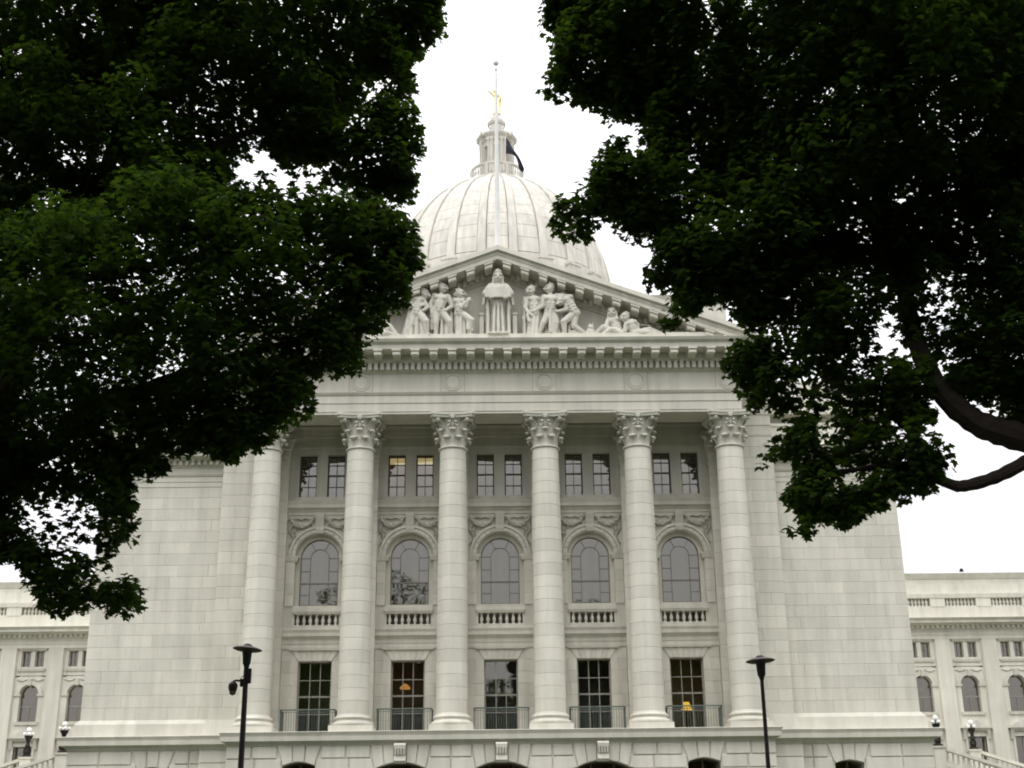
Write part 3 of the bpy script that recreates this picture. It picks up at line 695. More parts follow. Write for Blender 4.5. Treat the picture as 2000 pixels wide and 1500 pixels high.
pier = MB(); pier.box(-.34, .34, -.22, .35, 72.3, 77.2); pier.box(-.42, .42, -.3, .35, 72.3, 73.0)
for s in (-1, 1): pier.lathe([(.12,73.0),(.12,73.1),(.10,73.2),(.09,76.7),(.14,77.0),(.14,77.15)], s*.2, -.28, 10)
pme = pier.mesh('lantern_pier', 'dstone')
ent = MB(); ent.fr(-.42, .42, -.3, .4, 77.1, 77.45, .02, .02); ent.fr(-.42, .42, -.3, .4, 77.44, 77.7, .05, .22); ent.fr(-.42, .42, -.3, .4, 77.69, 77.95, .24, .28)
ent.lathe([(.16,77.9),(.2,78.1),(.1,78.3),(.16,78.5),(.04,78.75)], 0, -.2, 8); eme = ent.mesh('lantern_entablature', 'dstone')
arch = MB()
for i in range(10):
    a0, a1 = math.pi*i/10, math.pi*(i+1)/10
    arch.prism([(.36*math.cos(a1),76.2+.36*math.sin(a1)),(.36*math.cos(a0),76.2+.36*math.sin(a0)),(.36*math.cos(a0),77.2),(.36*math.cos(a1),77.2)], -.12, .2)
arch.box(-.60, -.36, -.12, .2, 72.3, 77.2); arch.box(.36, .60, -.12, .2, 72.3, 77.2); arch.box(-.6, .6, -.14, .3, 77.15, 77.6); arch.fr(-.5, .5, -.14, .3, 77.59, 77.95, .05, .2, (0,0))
ame = arch.mesh('lantern_arch', 'dstone')
for k in range(8):
    a = 2*math.pi*(k+.5)/8; loc = (1.62*math.sin(a), D-1.62*math.cos(a), 0)
    for me, nm in ((pme,'lantern_pier'),(eme,'lantern_entablature')): o = link(nm, me, ln, loc); o.rotation_euler.z = a
    a = 2*math.pi*k/8; o = link('lantern_arch', ame, ln, (1.5*math.sin(a), D-1.5*math.cos(a), 0)); o.rotation_euler.z = a
MB().lathe([(1.7,77.9),(1.5,78.2),(1.2,78.4),(.92,78.5),(.88,79.6),(1.0,79.7),(1.04,80.0),(.9,80.1),(.75,80.5),(.5,80.85),(.45,81.2)], 0, D, 24).build('lantern_cap', 'dstone', ln)

# ---- side wings of the building, beyond the flanks
V = 111.
def wing(s):
    def X(a, b): return (a, b) if s > 0 else (-b, -a)
    x0, x1 = X(19.2, 62); b = MB()
    ctr = [30.83+3.87*i for i in range(8)]; holes = [c for c in ctr if c < 52]
    # wall between openings
    edges = [19.2]
    for c in holes: edges += [c-1.25, c+1.25]
    edges.append(62)
    for i in range(0, len(edges), 2): xa, xb = X(edges[i], edges[i+1]); b.box(xa, xb, V, V+12, 0, 19.3)
    for c in holes:
        xa, xb = X(c-1.26, c+1.26); cc = s*c
        b.box(xa, xb, V+.8, V+12, 0, 19.3); b.box(xa, xb, V+.1, V+.9, 0, 8.6)
        for o in (-1, 1):
            b.box(cc+o*.76, cc+o*1.26, V+.1, V+.9, 8.6, 17.0); b.box(cc+o*.93, cc+o*1.26, V+.1, V+.9, 16.9, 19.3)
        b.box(cc-.76, cc+.76, V+.1, V+.9, 11.35, 13.3); b.box(cc-.17, cc+.17, V+.1, V+.9, 17.7, 19.0)
        b.box(cc-.95, cc+.95, V+.1, V+.9, 16.95, 17.72); b.box(cc-.95, cc+.95, V+.1, V+.9, 18.99, 19.3)
        A = [(cc+.76*math.cos(math.pi*(1-i/14)), 15.5+.76*math.sin(math.pi*(1-i/14))) for i in range(15)]
        for p, q in zip(A, A[1:]): b.prism([p, q, (q[0],17.0), (p[0],17.0)], V+.1, V+.9)
    wl = b.build('wall', 'stone', cap)
    for c in holes:
        cc = s*c; t = MB()
        for i in range(16):
            a0, a1 = math.pi*i/16, math.pi*(i+1)/16
            t.prism([(cc+r*math.cos(a), 15.5+r*math.sin(a)) for r, a in ((.78,a1),(.78,a0),(1.08,a0),(1.08,a1))], V-.02, V+.12)
        t.xprof([(V+.2,16.15),(V-.12,16.2),(V-.2,16.7),(V+.2,16.75)], cc-.14, cc+.14)
        for o in (-1, 1):
            t.fr(cc+o*.95-.17, cc+o*.95+.17, V+.1, V+.3, 15.35, 15.52, .1, .12)
            for i in range(7): t.ell((cc+o*(.3+.12*i), V+.07, 16.72-.12*math.sin(math.pi*i/6)), (.09,.09,.08), 6, 4)
        t.build('arch_surround', 'carved', wl); t = MB(); t.fr(cc-.8, cc+.8, V+.1, V+.3, 13.05, 13.3, .12, .16); t.build('window_sill', 'stone', wl); t = MB(); t.fr(cc-1.0, cc+1.0, V+.1, V+.3, 17.35, 17.55, .1, .16); t.build('window_sill', 'stone', wl); t = MB(); t.fr(cc-1.05, cc+1.05, V+.05, V+.3, 19.05, 19.2, .06, .12); t.build('window_head', 'stone', wl); t = MB()
        # hood over the lower window, triangular and curved in turn
        t.fr(cc-.95, cc+.95, V, V+.3, 11.75, 12.0, .1, .3)
        if holes.index(c) % 2 == 0: t.prism([(cc-1.28,11.98),(cc+1.28,11.98),(cc,12.62)], V-.3, V+.3)
        else: t.prism([(cc+1.28-2.56*i/10, 11.98+.6*math.sin(math.pi*i/10)) for i in range(11)], V-.3, V+.3)
        for o in (-1, 1): t.xprof([(V+.2,11.1),(V-.05,11.1),(V-.12,11.4),(V-.25,11.78),(V+.2,11.78)], cc+o*.98-.12, cc+o*.98+.12); t.box(cc+o*.85-.09, cc+o*.85+.09, V-.02, V+.3, 8.6, 11.4)
        t.build('window_hood', 'carved', wl)
        f = MB(); f.box(cc-.76, cc+.76, V+.5, V+.56, 14.5, 14.6); f.box(cc-.02, cc+.02, V+.5, V+.56, 13.3, 14.5)
        for o in (-1, 1): f.box(cc+o*.7, cc+o*.77, V+.48, V+.58, 13.3, 15.6)
        for i in range(12):
            a0, a1 = math.pi*i/12, math.pi*(i+1)/12
            f.prism([(cc+r*math.cos(a), 15.5+r*math.sin(a)) for r, a in ((.68,a1),(.68,a0),(.77,a0),(.77,a1))], V+.48, V+.58)
        wn = f.build('window', 'pframe', cap); MB().box(cc-.76, cc+.76, V+.64, V+.66, 13.3, 16.3).build('blind', 'blind', wn)
        MB().prism([(cc-.76,13.3),(cc+.76,13.3)]+[(cc+.76*math.cos(math.pi*i/14),15.5+.76*math.sin(math.pi*i/14)) for i in range(15)], V+.56, V+.58).build('pane', 'glass', wn)
        for za, zb, xs in ((8.6,11.36,((-.76,.76),)), (17.7,19.0,((-.93,-.17),(.17,.93)))):
            for q0, q1 in xs:
                f = MB(); f.box(cc+q0, cc+q0+.06, V+.48, V+.58, za, zb); f.box(cc+q1-.06, cc+q1, V+.48, V+.58, za, zb); f.box(cc+q0, cc+q1, V+.49, V+.57, zb-.07, zb); f.box(cc+q0, cc+q1, V+.49, V+.57, (za+zb)/2-.03, (za+zb)/2+.03); f.box(cc+(q0+q1)/2-.02, cc+(q0+q1)/2+.02, V+.49, V+.57, za, zb)
                wn = f.build('window', 'pframe', cap); MB().box(cc+q0, cc+q1, V+.55, V+.57, za, zb).build('pane', 'glass', wn); MB().box(cc+q0, cc+q1, V+.64, V+.66, za, zb).build('blind', 'blind', wn)
    for a in [c+1.935 for c in ctr[:-1] if c < 52]:
        p = MB(); xa, xb = X(a-.62, a+.62); p.box(xa, xb, V-.14, V+.1, 0, 19.2); p.build('pilaster', 'stone', cap)
    e = MB()
    for z0, z1, p_, q_ in ((19.2,19.5,.16,.16),(19.495,19.7,.2,.26),(19.69,19.95,.14,.14),(19.945,20.05,.2,.25),(20.04,20.28,.26,.26),(20.275,20.42,.5,.6),(20.415,20.6,1.1,1.1),(20.595,20.78,1.1,1.35),(20.77,21.95,.1,.1),(22.62,22.95,.2,.24),(22.94,23.05,.1,.1),(23.04,23.9,-.6,-.6),(23.89,24.4,-.75,-.75),(24.39,24.85,-.7,-.45)):
        e.fr(x0, x1, V, V+12, z0, z1, p_, q_, (0, 0))
    e.box(x0, x1, V+.26, V+10, 21.9, 22.7); e = e.build('entablature', 'stone', cap)
    dm = MB().box(-.12, .12, -.22, .02, 20.05, 20.28).mesh('dentil', 'stone')
    for i in range(46): link('dentil', dm, e, (s*(30+i*.42), V-.26, 0))
    pd = MB().box(-.62, .62, -.14, .5, 21.9, 22.66).mesh('pedestal', 'stone'); bb = MB().lathe([(.11,21.93),(.07,22.1),(.13,22.25),(.07,22.5),(.1,22.64)], 0, 0, 8).mesh('baluster', 'stone', True)
    for c in ctr:
        if c > 52: continue
        link('pedestal', pd, e, (s*(c+1.935), V, 0))
        for i in range(8): link('baluster', bb, e, (s*c-1.05+i*.3, V+.1, 0))
for s in (-1, 1): wing(s)

# ================================================================== sculpture in the pediment
FY = E-.55
def P(px, py, d=0.):
    """point on the pediment relief: photo-scale units along the face, d metres towards the viewer"""
    return Vector(((px-971.5)*.0245, FY-d, max(25.53, 25.50+(658-py-.012*(px-972))*.0266-.42*d)))
def capsule(mb, a, b, ra, rb, n=10):
    a, b = Vector(a), Vector(b); d = b-a; L_ = d.length or .001; d /= L_; pts = []
    for t in (-80,-45,-15): pts.append((*(a+d*ra*math.sin(R_(t))), ra*math.cos(R_(t))))
    for t in (15,45,80): pts.append((*(b+d*rb*math.sin(R_(t))), rb*math.cos(R_(t))))
    mb.tube(pts, n)
KB = 1.16      # carved figures are heavy-limbed
def limb(mb, pts, rads):
    rads = [q*KB for q in rads]
    for i in range(len(pts)-1): capsule(mb, pts[i], pts[i+1], rads[i], rads[i+1])
def head(mb, c, face=(0,-1,0), hair='short', s=1.):
    s *= 1.2
    c = Vector(c); f = Vector(face).normalized(); side = f.cross(Vector((0,0,1))).normalized()
    mb.ell(c, (.165*s,.175*s,.215*s), 12, 8); mb.ell(c+f*.05*s-Vector((0,0,.1*s)), (.11*s,.12*s,.12*s))
    capsule(mb, c+f*.16*s+Vector((0,0,.02*s)), c+f*.235*s-Vector((0,0,.06*s)), .03*s, .05*s, 6)
    capsule(mb, c+f*.165*s-side*.10*s+Vector((0,0,.06*s)), c+f*.165*s+side*.10*s+Vector((0,0,.06*s)), .045*s, .045*s, 6)
    for q in (-1, 1): mb.ell(c+f*.13*s+side*q*.09*s-Vector((0,0,.07*s)), (.06*s,.06*s,.05*s), 6, 4)
    for q in range(9):
        a_ = q*2.4; mb.ell(c-f*.05*s+(side*math.cos(a_)*.15+f*math.sin(a_)*.12)*s+Vector((0,0,(.10+.10*math.sin(q*1.7))*s)), .055*s, 6, 4)
    for q in (-1, 1): mb.ell(c+side*q*.165*s-Vector((0,0,.02)), (.035*s,.035*s,.06*s), 6, 4)
    mb.ell(c-f*.04*s+Vector((0,0,.06*s)), (.185*s,.19*s,.19*s), 12, 8)
    if hair == 'bun': mb.ell(c-f*.2*s+Vector((0,0,.02)), .11*s)
    if hair == 'long':
        for q in (-1, 1): capsule(mb, c+side*q*.15*s, c+side*q*.17*s-Vector((0,0,.3*s)), .07*s, .06*s)
def hand(mb, p, d):
    p = Vector(p); d = Vector(d).normalized(); mb.ell(p, (.075,.06,.075), 8, 5)
    q = d.cross(Vector((0,1,0)))
    for k in (-1.5,-.5,.5,1.5): capsule(mb, p+q*.03*k, p+d*.15+q*.035*k, .024, .02, 6)
    capsule(mb, p+q*.05, p+q*.11+d*.06, .026, .02, 6)
def foot(mb, p, face=(0,-1,0)):
    p = Vector(p); f = Vector(face).normalized(); capsule(mb, p+Vector((0,0,.02)), p+f*.22-Vector((0,0,.03)), .075, .06)
def pleats(mb, top, bot, n, r0, r1, depth=.08):
    """draped cloth: n folds from a top edge (a,b) to a bottom edge (a,b)"""
    for i in range(n):
        t = i/(n-1); a = Vector(top[0]).lerp(Vector(top[1]), t); b = Vector(bot[0]).lerp(Vector(bot[1]), t)
        bulge = -depth*(1.6*math.sin(math.pi*t)+(1.3 if i % 2 else -.7)); a.y += bulge*.6; b.y += bulge
        capsule(mb, a, b, r0*(1.0 if i % 2 else .8), r1*(1.1 if i % 2 else .75), 8)
def figure(name, label, fn, vox=.023, m='carved', cat='statue', group=None):
    mb = MB(); fn(mb); zmin = min(p[2] for p in mb.v); xm = sum(p[0] for p in mb.v)/len(mb.v); ym = sum(p[1] for p in mb.v)/len(mb.v)
    mb.v = [(x-xm, yy-ym, z-zmin) for x, yy, z in mb.v]
    o = link(name, mb.mesh(name, m, True), None, (xm, ym, zmin)); tag(o, label, cat, group)
    r = o.modifiers.new('remesh', 'REMESH'); r.mode = 'VOXEL'; r.voxel_size = vox; r.use_smooth_shade = True
    sm = o.modifiers.new('smooth', 'SMOOTH'); sm.iterations = 1; sm.factor = .4
    return o
def torso(mb, neck, chest, pelvis, shL, shR, k=1.):
    k *= 1.12
    capsule(mb, neck, Vector(chest)+Vector((0,0,.12)), .09*k, .13*k); mb.ell(chest, (.30*k,.21*k,.30*k), 12, 8)
    capsule(mb, chest, pelvis, .25*k, .23*k, 12); mb.ell(pelvis, (.27*k,.21*k,.22*k), 12, 8)
    for s_ in (shL, shR): capsule(mb, Vector(chest)+Vector((0,0,.13)), s_, .14*k, .13*k)
    c_ = Vector(chest); d_ = Vector(pelvis)-c_; n_ = d_.normalized().cross(Vector((0,1,0)))
    for q in (-1, 1):
        mb.ell(c_+n_*q*.14*k+Vector((0,-.15*k,.06*k)), (.13*k,.10*k,.11*k), 8, 5)
        for j in (.4, .62, .84): mb.ell(c_+d_*j+n_*q*.085*k+Vector((0,-.19*k,0)), (.075*k,.07*k,.06*k), 6, 4)
ARM = (.125,.10,.07); LEG = (.19,.14,.085)
def f_center(m):
    head(m, P(972,541,.25), hair='long', s=1.12)
    zt = P(972,535).z; m.lathe([(.20,zt-.06),(.22,zt),(.2,zt+.12),(.05,zt+.24)], 0.01, FY-.22, 12)
    torso(m, P(972,549,.2), P(972,566,.2), P(972,592,.2), P(957,558,.2), P(987,558,.2), 1.15)
    m.box(*[P(947,0).x, P(997,0).x], FY-.72, FY-.56, P(972,580,.65).z, P(972,560,.65).z)
    for s_ in (-1, 1):
        limb(m, [P(972+s_*15,558,.2), P(972+s_*25,572,.35), P(972+s_*17,580,.62)], (.15,.14,.08)); hand(m, P(972+s_*14,580,.68), (-s_,0,.4))
        pleats(m, (P(972+s_*26,565,.15), P(972+s_*19,578,.2)), (P(972+s_*32,594,.05), P(972+s_*22,604,.15)), 4, .07, .06)
        pleats(m, (P(972+s_*17,575,.12), P(972+s_*22,585,.1)), (P(972+s_*18,657,.22), P(972+s_*23,657,.15)), 3, .06, .075)
        m.box(*sorted((P(972+s_*28,0).x, P(972+s_*37,0).x)), FY-.05, FY+.55, 25.5, P(972,613).z); m.box(*sorted((P(972+s_*27,0).x, P(972+s_*38,0).x)), FY-.1, FY+.55, P(972,615).z, P(972,611).z)
        foot(m, P(972+s_*6,655,.35))
    pleats(m, (P(963,578,.25), P(981,578,.25)), (P(958,654,.3), P(986,654,.3)), 7, .055, .08, .09)
    m.box(P(952,0).x, P(992,0).x, FY-.62, FY+.5, 25.47, 25.56)
def f_nude(m):
    head(m, P(863,562,.25), (.9,-.5,0))
    torso(m, P(861,571,.2), P(859,586,.22), P(856,606,.2), P(847,577,.2), P(873,579,.2), 1.05)
    limb(m, [P(847,577,.2), P(840,593,.2), P(842,611,.25)], ARM); hand(m, P(842,614,.25), (.1,0,-1))
    limb(m, [P(874,579,.2), P(882,598,.2), P(868,606,.35)], ARM); hand(m, P(865,606,.36), (-1,0,0))
    limb(m, [P(852,610,.2), P(850,631,.25), P(851,656,.2)], LEG); foot(m, P(851,656,.2), (-.4,-1,0))
    limb(m, [P(862,610,.2), P(877,628,.35), P(880,656,.2)], LEG); foot(m, P(880,656,.2), (.5,-1,0))
    pleats(m, (P(858,612,.05), P(874,618,.1)), (P(857,657,.05), P(876,657,.05)), 5, .06, .08)
    pleats(m, (P(842,580,.0), P(850,582,-.05)), (P(838,640,-.05), P(850,657,-.05)), 4, .06, .08); pleats(m, (P(868,584,-.1), P(886,600,-.1)), (P(866,657,-.1), P(892,657,-.1)), 6, .06, .09)
def f_lean(m):
    head(m, P(829,574,.25), (.8,-.4,-.3), 'bun')
    torso(m, P(824,580,.2), P(817,589,.2), P(812,612,.2), P(808,584,.15), P(826,588,.25), .95)
    limb(m, [P(808,584,.15), P(798,598,.25), P(820,597,.4)], ARM); hand(m, P(823,596,.4), (1,0,.3))
    limb(m, [P(826,588,.25), P(834,600,.3), P(826,606,.4)], ARM)
    limb(m, [P(808,614,.15), P(803,634,.2), P(793,656,.15)], (.2,.15,.1)); foot(m, P(792,657,.15), (-.7,-.7,0))
    limb(m, [P(818,612,.2), P(831,628,.4), P(833,655,.3)], (.2,.16,.1)); foot(m, P(834,657,.3), (.5,-.8,0))
    pleats(m, (P(800,590,-.1), P(806,590,-.1)), (P(784,657,-.1), P(800,657,-.1)), 4, .06, .09); pleats(m, (P(822,600,-.1), P(836,606,-.1)), (P(826,657,-.1), P(842,657,-.1)), 4, .06, .08)
    pleats(m, (P(803,606,.1), P(824,608,.15)), (P(796,656,.1), P(830,656,.15)), 7, .09, .10, .06)
def f_flute(m):
    head(m, P(898,574,.2), (1,-.4,0), 'bun')
    torso(m, P(897,581,.15), P(895,592,.15), P(896,613,.15), P(887,586,.1), P(903,588,.2), .92)
    limb(m, [P(903,588,.2), P(909,598,.35), P(913,586,.4)], ARM); hand(m, P(914,585,.4), (.5,0,.8))
    limb(m, [P(887,586,.15), P(900,600,.35), P(909,590,.42)], ARM); capsule(m, P(903,581,.3), P(922,587,.45), .025, .03, 6)
    limb(m, [P(901,613,.15), P(920,625,.35), P(915,652,.25)], LEG); foot(m, P(916,656,.25), (.7,-.6,0))
    pleats(m, (P(888,608,.1), P(905,610,.1)), (P(888,657,.1), P(906,657,.1)), 6, .08, .09)
    pleats(m, (P(908,622,.2), P(920,626,.2)), (P(908,645,.2), P(921,646,.2)), 4, .06, .07)
def f_recl_l(m):
    head(m, P(741,632,.25), (.2,-1,.2))
    torso(m, P(739,637,.22), P(733,642,.25), P(744,651,.2), P(727,640,.25), P(741,640,.25), .85)
    limb(m, [P(742,640,.25), P(755,632,.3), P(746,617,.2)], ARM); hand(m, P(745,615,.2), (0,0,1))
    limb(m, [P(727,640,.25), P(718,650,.3), P(712,657,.3)], ARM)
    limb(m, [P(746,651,.2), P(760,638,.25), P(776,656,.25)], LEG); limb(m, [P(744,653,.35), P(756,650,.45), P(768,657,.4)], LEG)
    foot(m, P(777,657,.25), (.9,-.4,0)); pleats(m, (P(722,650,.1), P(745,652,.15)), (P(712,657,.1), P(742,657,.2)), 4, .07, .07)
def f_woman_r(m):
    head(m, P(1036,567,.2), (-.6,-.8,-.2), 'bun')
    torso(m, P(1039,575,.15), P(1042,587,.15), P(1043,612,.15), P(1032,581,.1), P(1052,583,.1), .95)
    limb(m, [P(1032,581,.1), P(1025,600,.2), P(1032,612,.35)], ARM); hand(m, P(1034,613,.36), (.8,0,-.3)); limb(m, [P(1052,583,.1), P(1054,599,.15), P(1048,608,.3)], ARM)
    pleats(m, (P(1033,608,.1), P(1053,608,.1)), (P(1027,656,.12), P(1049,656,.12)), 7, .09, .10)
    pleats(m, (P(1020,618,.2), P(1036,614,.25)), (P(1026,632,.2), P(1038,628,.25)), 3, .07, .07); foot(m, P(1030,657,.2)); foot(m, P(1046,657,.2))
    pleats(m, (P(1022,580,.0), P(1026,582,.0)), (P(1020,650,.0), P(1026,656,.0)), 3, .05, .06)
def f_man_r(m):
    head(m, P(1073,562,.28), (-1,-.4,0))
    torso(m, P(1074,571,.25), P(1075,587,.25), P(1074,607,.2), P(1062,579,.22), P(1087,577,.22), 1.08)
    limb(m, [P(1062,579,.25), P(1059,597,.3), P(1041,607,.35)], ARM); hand(m, P(1038,607,.35), (-1,0,0))
    limb(m, [P(1087,577,.22), P(1100,573,.1), P(1109,580,.1)], ARM)
    limb(m, [P(1070,611,.2), P(1060,630,.3), P(1050,655,.2)], LEG); foot(m, P(1048,657,.2), (-.8,-.6,0))
    limb(m, [P(1079,611,.2), P(1085,630,.25), P(1082,655,.2)], LEG); foot(m, P(1082,657,.2), (-.2,-1,0))
    pleats(m, (P(1052,588,-.1), P(1066,590,-.1)), (P(1050,657,-.1), P(1070,657,-.1)), 5, .06, .09); pleats(m, (P(1084,590,-.15), P(1096,592,-.15)), (P(1086,657,-.1), P(1098,657,-.1)), 4, .06, .09)
    pleats(m, (P(1070,606,.3), P(1078,606,.3)), (P(1070,650,.25), P(1078,650,.25)), 4, .06, .07)
def f_bend(m):
    head(m, P(1094,585,.35), (-.5,-.6,-.6), 'short', 1.05)
    torso(m, P(1099,583,.3), P(1108,586,.25), P(1121,610,.2), P(1102,581,.3), P(1113,583,.2), 1.02)
    limb(m, [P(1104,584,.3), P(1106,603,.35), P(1092,606,.4)], ARM); hand(m, P(1089,606,.4), (-1,0,.2))
    limb(m, [P(1112,584,.2), P(1114,600,.3), P(1100,606,.35)], ARM)
    limb(m, [P(1120,612,.2), P(1099,627,.35), P(1101,655,.25)], LEG); foot(m, P(1099,657,.25), (-.8,-.6,0))
    limb(m, [P(1122,613,.15), P(1119,635,.2), P(1141,650,.15)], LEG); foot(m, P(1143,650,.15), (.2,-.3,-1))
    pleats(m, (P(1106,600,-.15), P(1120,600,-.15)), (P(1104,657,-.1), P(1122,657,-.1)), 4, .06, .09)
    m.box(P(1112,0).x, P(1130,0).x, FY-.2, FY+.4, 25.5, P(1120,646).z)
def f_recl_w(m):
    head(m, P(1195,609,.2), (-.3,-1,-.1), 'long')
    torso(m, P(1196,617,.15), P(1197,628,.15), P(1207,648,.15), P(1187,624,.15), P(1207,624,.1), .95)
    limb(m, [P(1187,624,.15), P(1182,635,.3), P(1173,636,.35)], ARM); limb(m, [P(1207,624,.1), P(1206,638,.25), P(1192,640,.35)], ARM)
    limb(m, [P(1205,650,.2), P(1176,638,.3), P(1160,655,.25)], LEG); limb(m, [P(1207,651,.3), P(1192,642,.45), P(1179,656,.4)], LEG)
    foot(m, P(1158,657,.25), (-.9,-.4,0)); pleats(m, (P(1180,643,.15), P(1204,650,.2)), (P(1166,657,.2), P(1204,657,.2)), 5, .08, .08)
def f_think(m):
    head(m, P(1219,618,.3), (-.7,-.7,-.2))
    torso(m, P(1224,626,.25), P(1231,633,.25), P(1236,650,.2), P(1222,632,.3), P(1241,632,.2), .98)
    limb(m, [P(1222,632,.3), P(1217,645,.4), P(1219,630,.45)], ARM); limb(m, [P(1242,632,.2), P(1242,645,.3), P(1233,656,.4)], ARM)
    limb(m, [P(1236,652,.2), P(1266,642,.25), P(1290,655,.2)], LEG); limb(m, [P(1238,654,.3), P(1255,652,.4), P(1276,657,.35)], LEG); foot(m, P(1292,657,.2), (.9,-.3,0))
    capsule(m, P(1246,632,.05), P(1270,634,.05), .04, .03); m.ell(P(1212,651,.3), (.2,.18,.16))
def f_hare(m):
    m.ell(P(1151,648,.2), (.24,.18,.26)); m.ell(P(1152,638,.25), (.15,.14,.14)); m.ell(P(1148,637,.3), .07)
    for q in (-1, 1): capsule(m, P(1152+q*2,636,.22), P(1153+q*3,629,.2), .05, .025, 6)
    for q in (-1, 1): capsule(m, P(1149+q*5,652,.3), P(1148+q*6,657,.35), .08, .07)
G_ = 'carved figures standing in the pediment'
figure('statue', 'robed crowned stone woman holding a tablet before her chest, under the pediment apex', f_center, group=G_)
figure('statue', 'nude stone man looking sideways, one arm hanging, hand on hip', f_nude, group=G_)
figure('statue', 'draped stone woman leaning forward with bent elbow, beside the leaf edge', f_lean, group=G_)
figure('statue', 'stone woman playing a pipe with one knee raised, beside the throne', f_flute, group=G_)
figure('statue', 'stone figure reclining with one arm thrown up over its knees', f_recl_l, group=G_)
figure('statue', 'draped stone woman with bowed head next to the crowned figure', f_woman_r, group=G_)
figure('statue', 'striding bearded stone man stretching his arm over a stooping figure', f_man_r, group=G_)
figure('statue', 'stooping stone man bent double with one leg kicked back', f_bend, group=G_)
figure('statue', 'seated stone woman with long hair and drawn-up knees', f_recl_w, group=G_)
figure('statue', 'stone man resting his chin on his hand, legs stretched towards the corner', f_think, group=G_)
figure('animal_statue', 'small carved stone animal with upright ears at the seated woman\'s feet', f_hare, cat='statue')
def f_gold(m):
    Z = 81.2; q = lambda x, z, d=0: Vector((x, D-d, Z+z))
    head(m, q(-.12,3.0,.05), s=1.15, hair='bun'); m.ell(q(-.12,3.25), (.1,.1,.14))
    torso(m, q(-.1,2.75), q(-.05,2.35), q(0,1.75), q(-.35,2.55), q(.28,2.5), 1.05)
    limb(m, [q(-.35,2.55), q(-.62,2.75,.15), q(-.9,2.95,.3)], (.13,.1,.08)); hand(m, q(-.93,2.98,.3), (-1,0,.6)); limb(m, [q(.28,2.5), q(.52,2.15), q(.45,1.85,.2)], (.13,.1,.08)); hand(m, q(.45,1.82,.22), (0,-.3,-1))
    m.ell(q(.46,1.95,.35), (.12,.12,.12)); pleats(m, (q(-.3,1.9), q(.3,1.9)), (q(-.38,.05), q(.42,.05)), 7, .14, .16, .1)
    pleats(m, (q(.45,2.3,-.1), q(.55,2.2,-.1)), (q(.5,1.2,-.1), q(.62,1.0,-.1)), 3, .07, .06); m.ell(q(0,.05), (.5,.45,.12))
figure('gilded_statue', 'golden standing woman with an outstretched arm on top of the lantern', f_gold, .05, 'gold')

# ---- flagpole and flag
fp = thing('flagpole', (0, 59.8, 29.7), 'tall white flagpole with a ball on top rising from the pediment apex', 'flagpole')
MB().lathe([(.2,29.5),(.2,30.0),(.135,30.1),(.125,33.5),(.10,37),(.065,39.5),(.05,41.1)], .0, 59.8, 14).build('pole', 'pole', fp, True)
MB().ell((0,59.8,41.35), .16, 16, 10).build('ball', 'pole', fp, True)
t = MB(); t.ell((0,59.8,40.95), (.09,.09,.07)); t.tube([(0,59.8,40.9,.012),(.22,59.7,38.6,.010),(.47,59.65,36.9,.010),(.45,59.65,35.9,.010),(.1,59.75,32.5,.01),(.1,59.78,31,.01)], 5); t.build('halyard', 'pole', fp)
fl = MB(); vv = []; nu, nv_ = 16, 10
for i in range(nu+1):
    u = i/nu
    for j in range(nv_+1):
        w_ = j/nv_
        top = Vector((.49,0,36.85)).lerp(Vector((1.40,0,35.05)), u); bot = Vector((.46,0,35.88)).lerp(Vector((1.33,0,34.88)), u)
        bot += Vector((.10,0,.22))*math.sin(math.pi*min(u*1.3,1))
        p = top.lerp(bot, w_); vv.append((p.x, 59.65+.22*math.sin(u*7+w_*2)*u+.10*math.sin(w_*9)*(.3+u), p.z))
fl.add(vv, [(i*(nv_+1)+j, (i+1)*(nv_+1)+j, (i+1)*(nv_+1)+j+1, i*(nv_+1)+j+1) for i in range(nu) for j in range(nv_)])
fo = fl.build('flag', 'flag', None, True); tag(fo, 'dark drooping flag flown halfway up the white flagpole', 'flag')
sd_ = fo.modifiers.new('thickness', 'SOLIDIFY'); sd_.thickness = .01

# ================================================================== rooms' lamps seen through the glass
tl = thing('table_lamp', (8.76, 64.3, 7.6), 'lit yellow table lamp behind a dark ground-floor window', 'lamp')
MB().lathe([(.18,7.6),(.16,7.66),(.04,7.75),(.07,8.1),(.03,8.5),(.02,8.75)], 8.76, 64.3, 12).build('stem', 'bronze', tl, True)
MB().lathe([(.26,8.62),(.13,8.98),(.12,8.98),(.25,8.62)], 8.76, 64.3, 16, False).build('lamp_shade', 'lampshade', tl, True)
MB().box(8.3, 9.2, 64.0, 64.6, 7.28, 7.6).build('stand', 'room', tl)
for x, w_ in ((-4.36, 'bay beside the end bay'),):
    o = MB().box(x-1.3, x+1.3, 64.5, 65.1, 21.05, 21.2).build('ceiling_light', 'warmlight'); tag(o, 'lit ceiling light behind top-floor windows of the '+w_, 'ceiling light')

pd_ = thing('pendant_lamp', (-4.62, 65.2, 11.1), 'orange glowing pendant lamp behind a dark ground-floor window', 'lamp')
MB().tube([(-4.62,65.2,11.19,.012),(-4.62,65.2,10.1,.012)], 6).build('cord', 'bronze', pd_)
MB().lathe([(.26,9.84),(.24,9.93),(.1,10.06),(.03,10.1)], -4.62, 65.2, 16).build('lamp_shade', 'pendant', pd_, True)

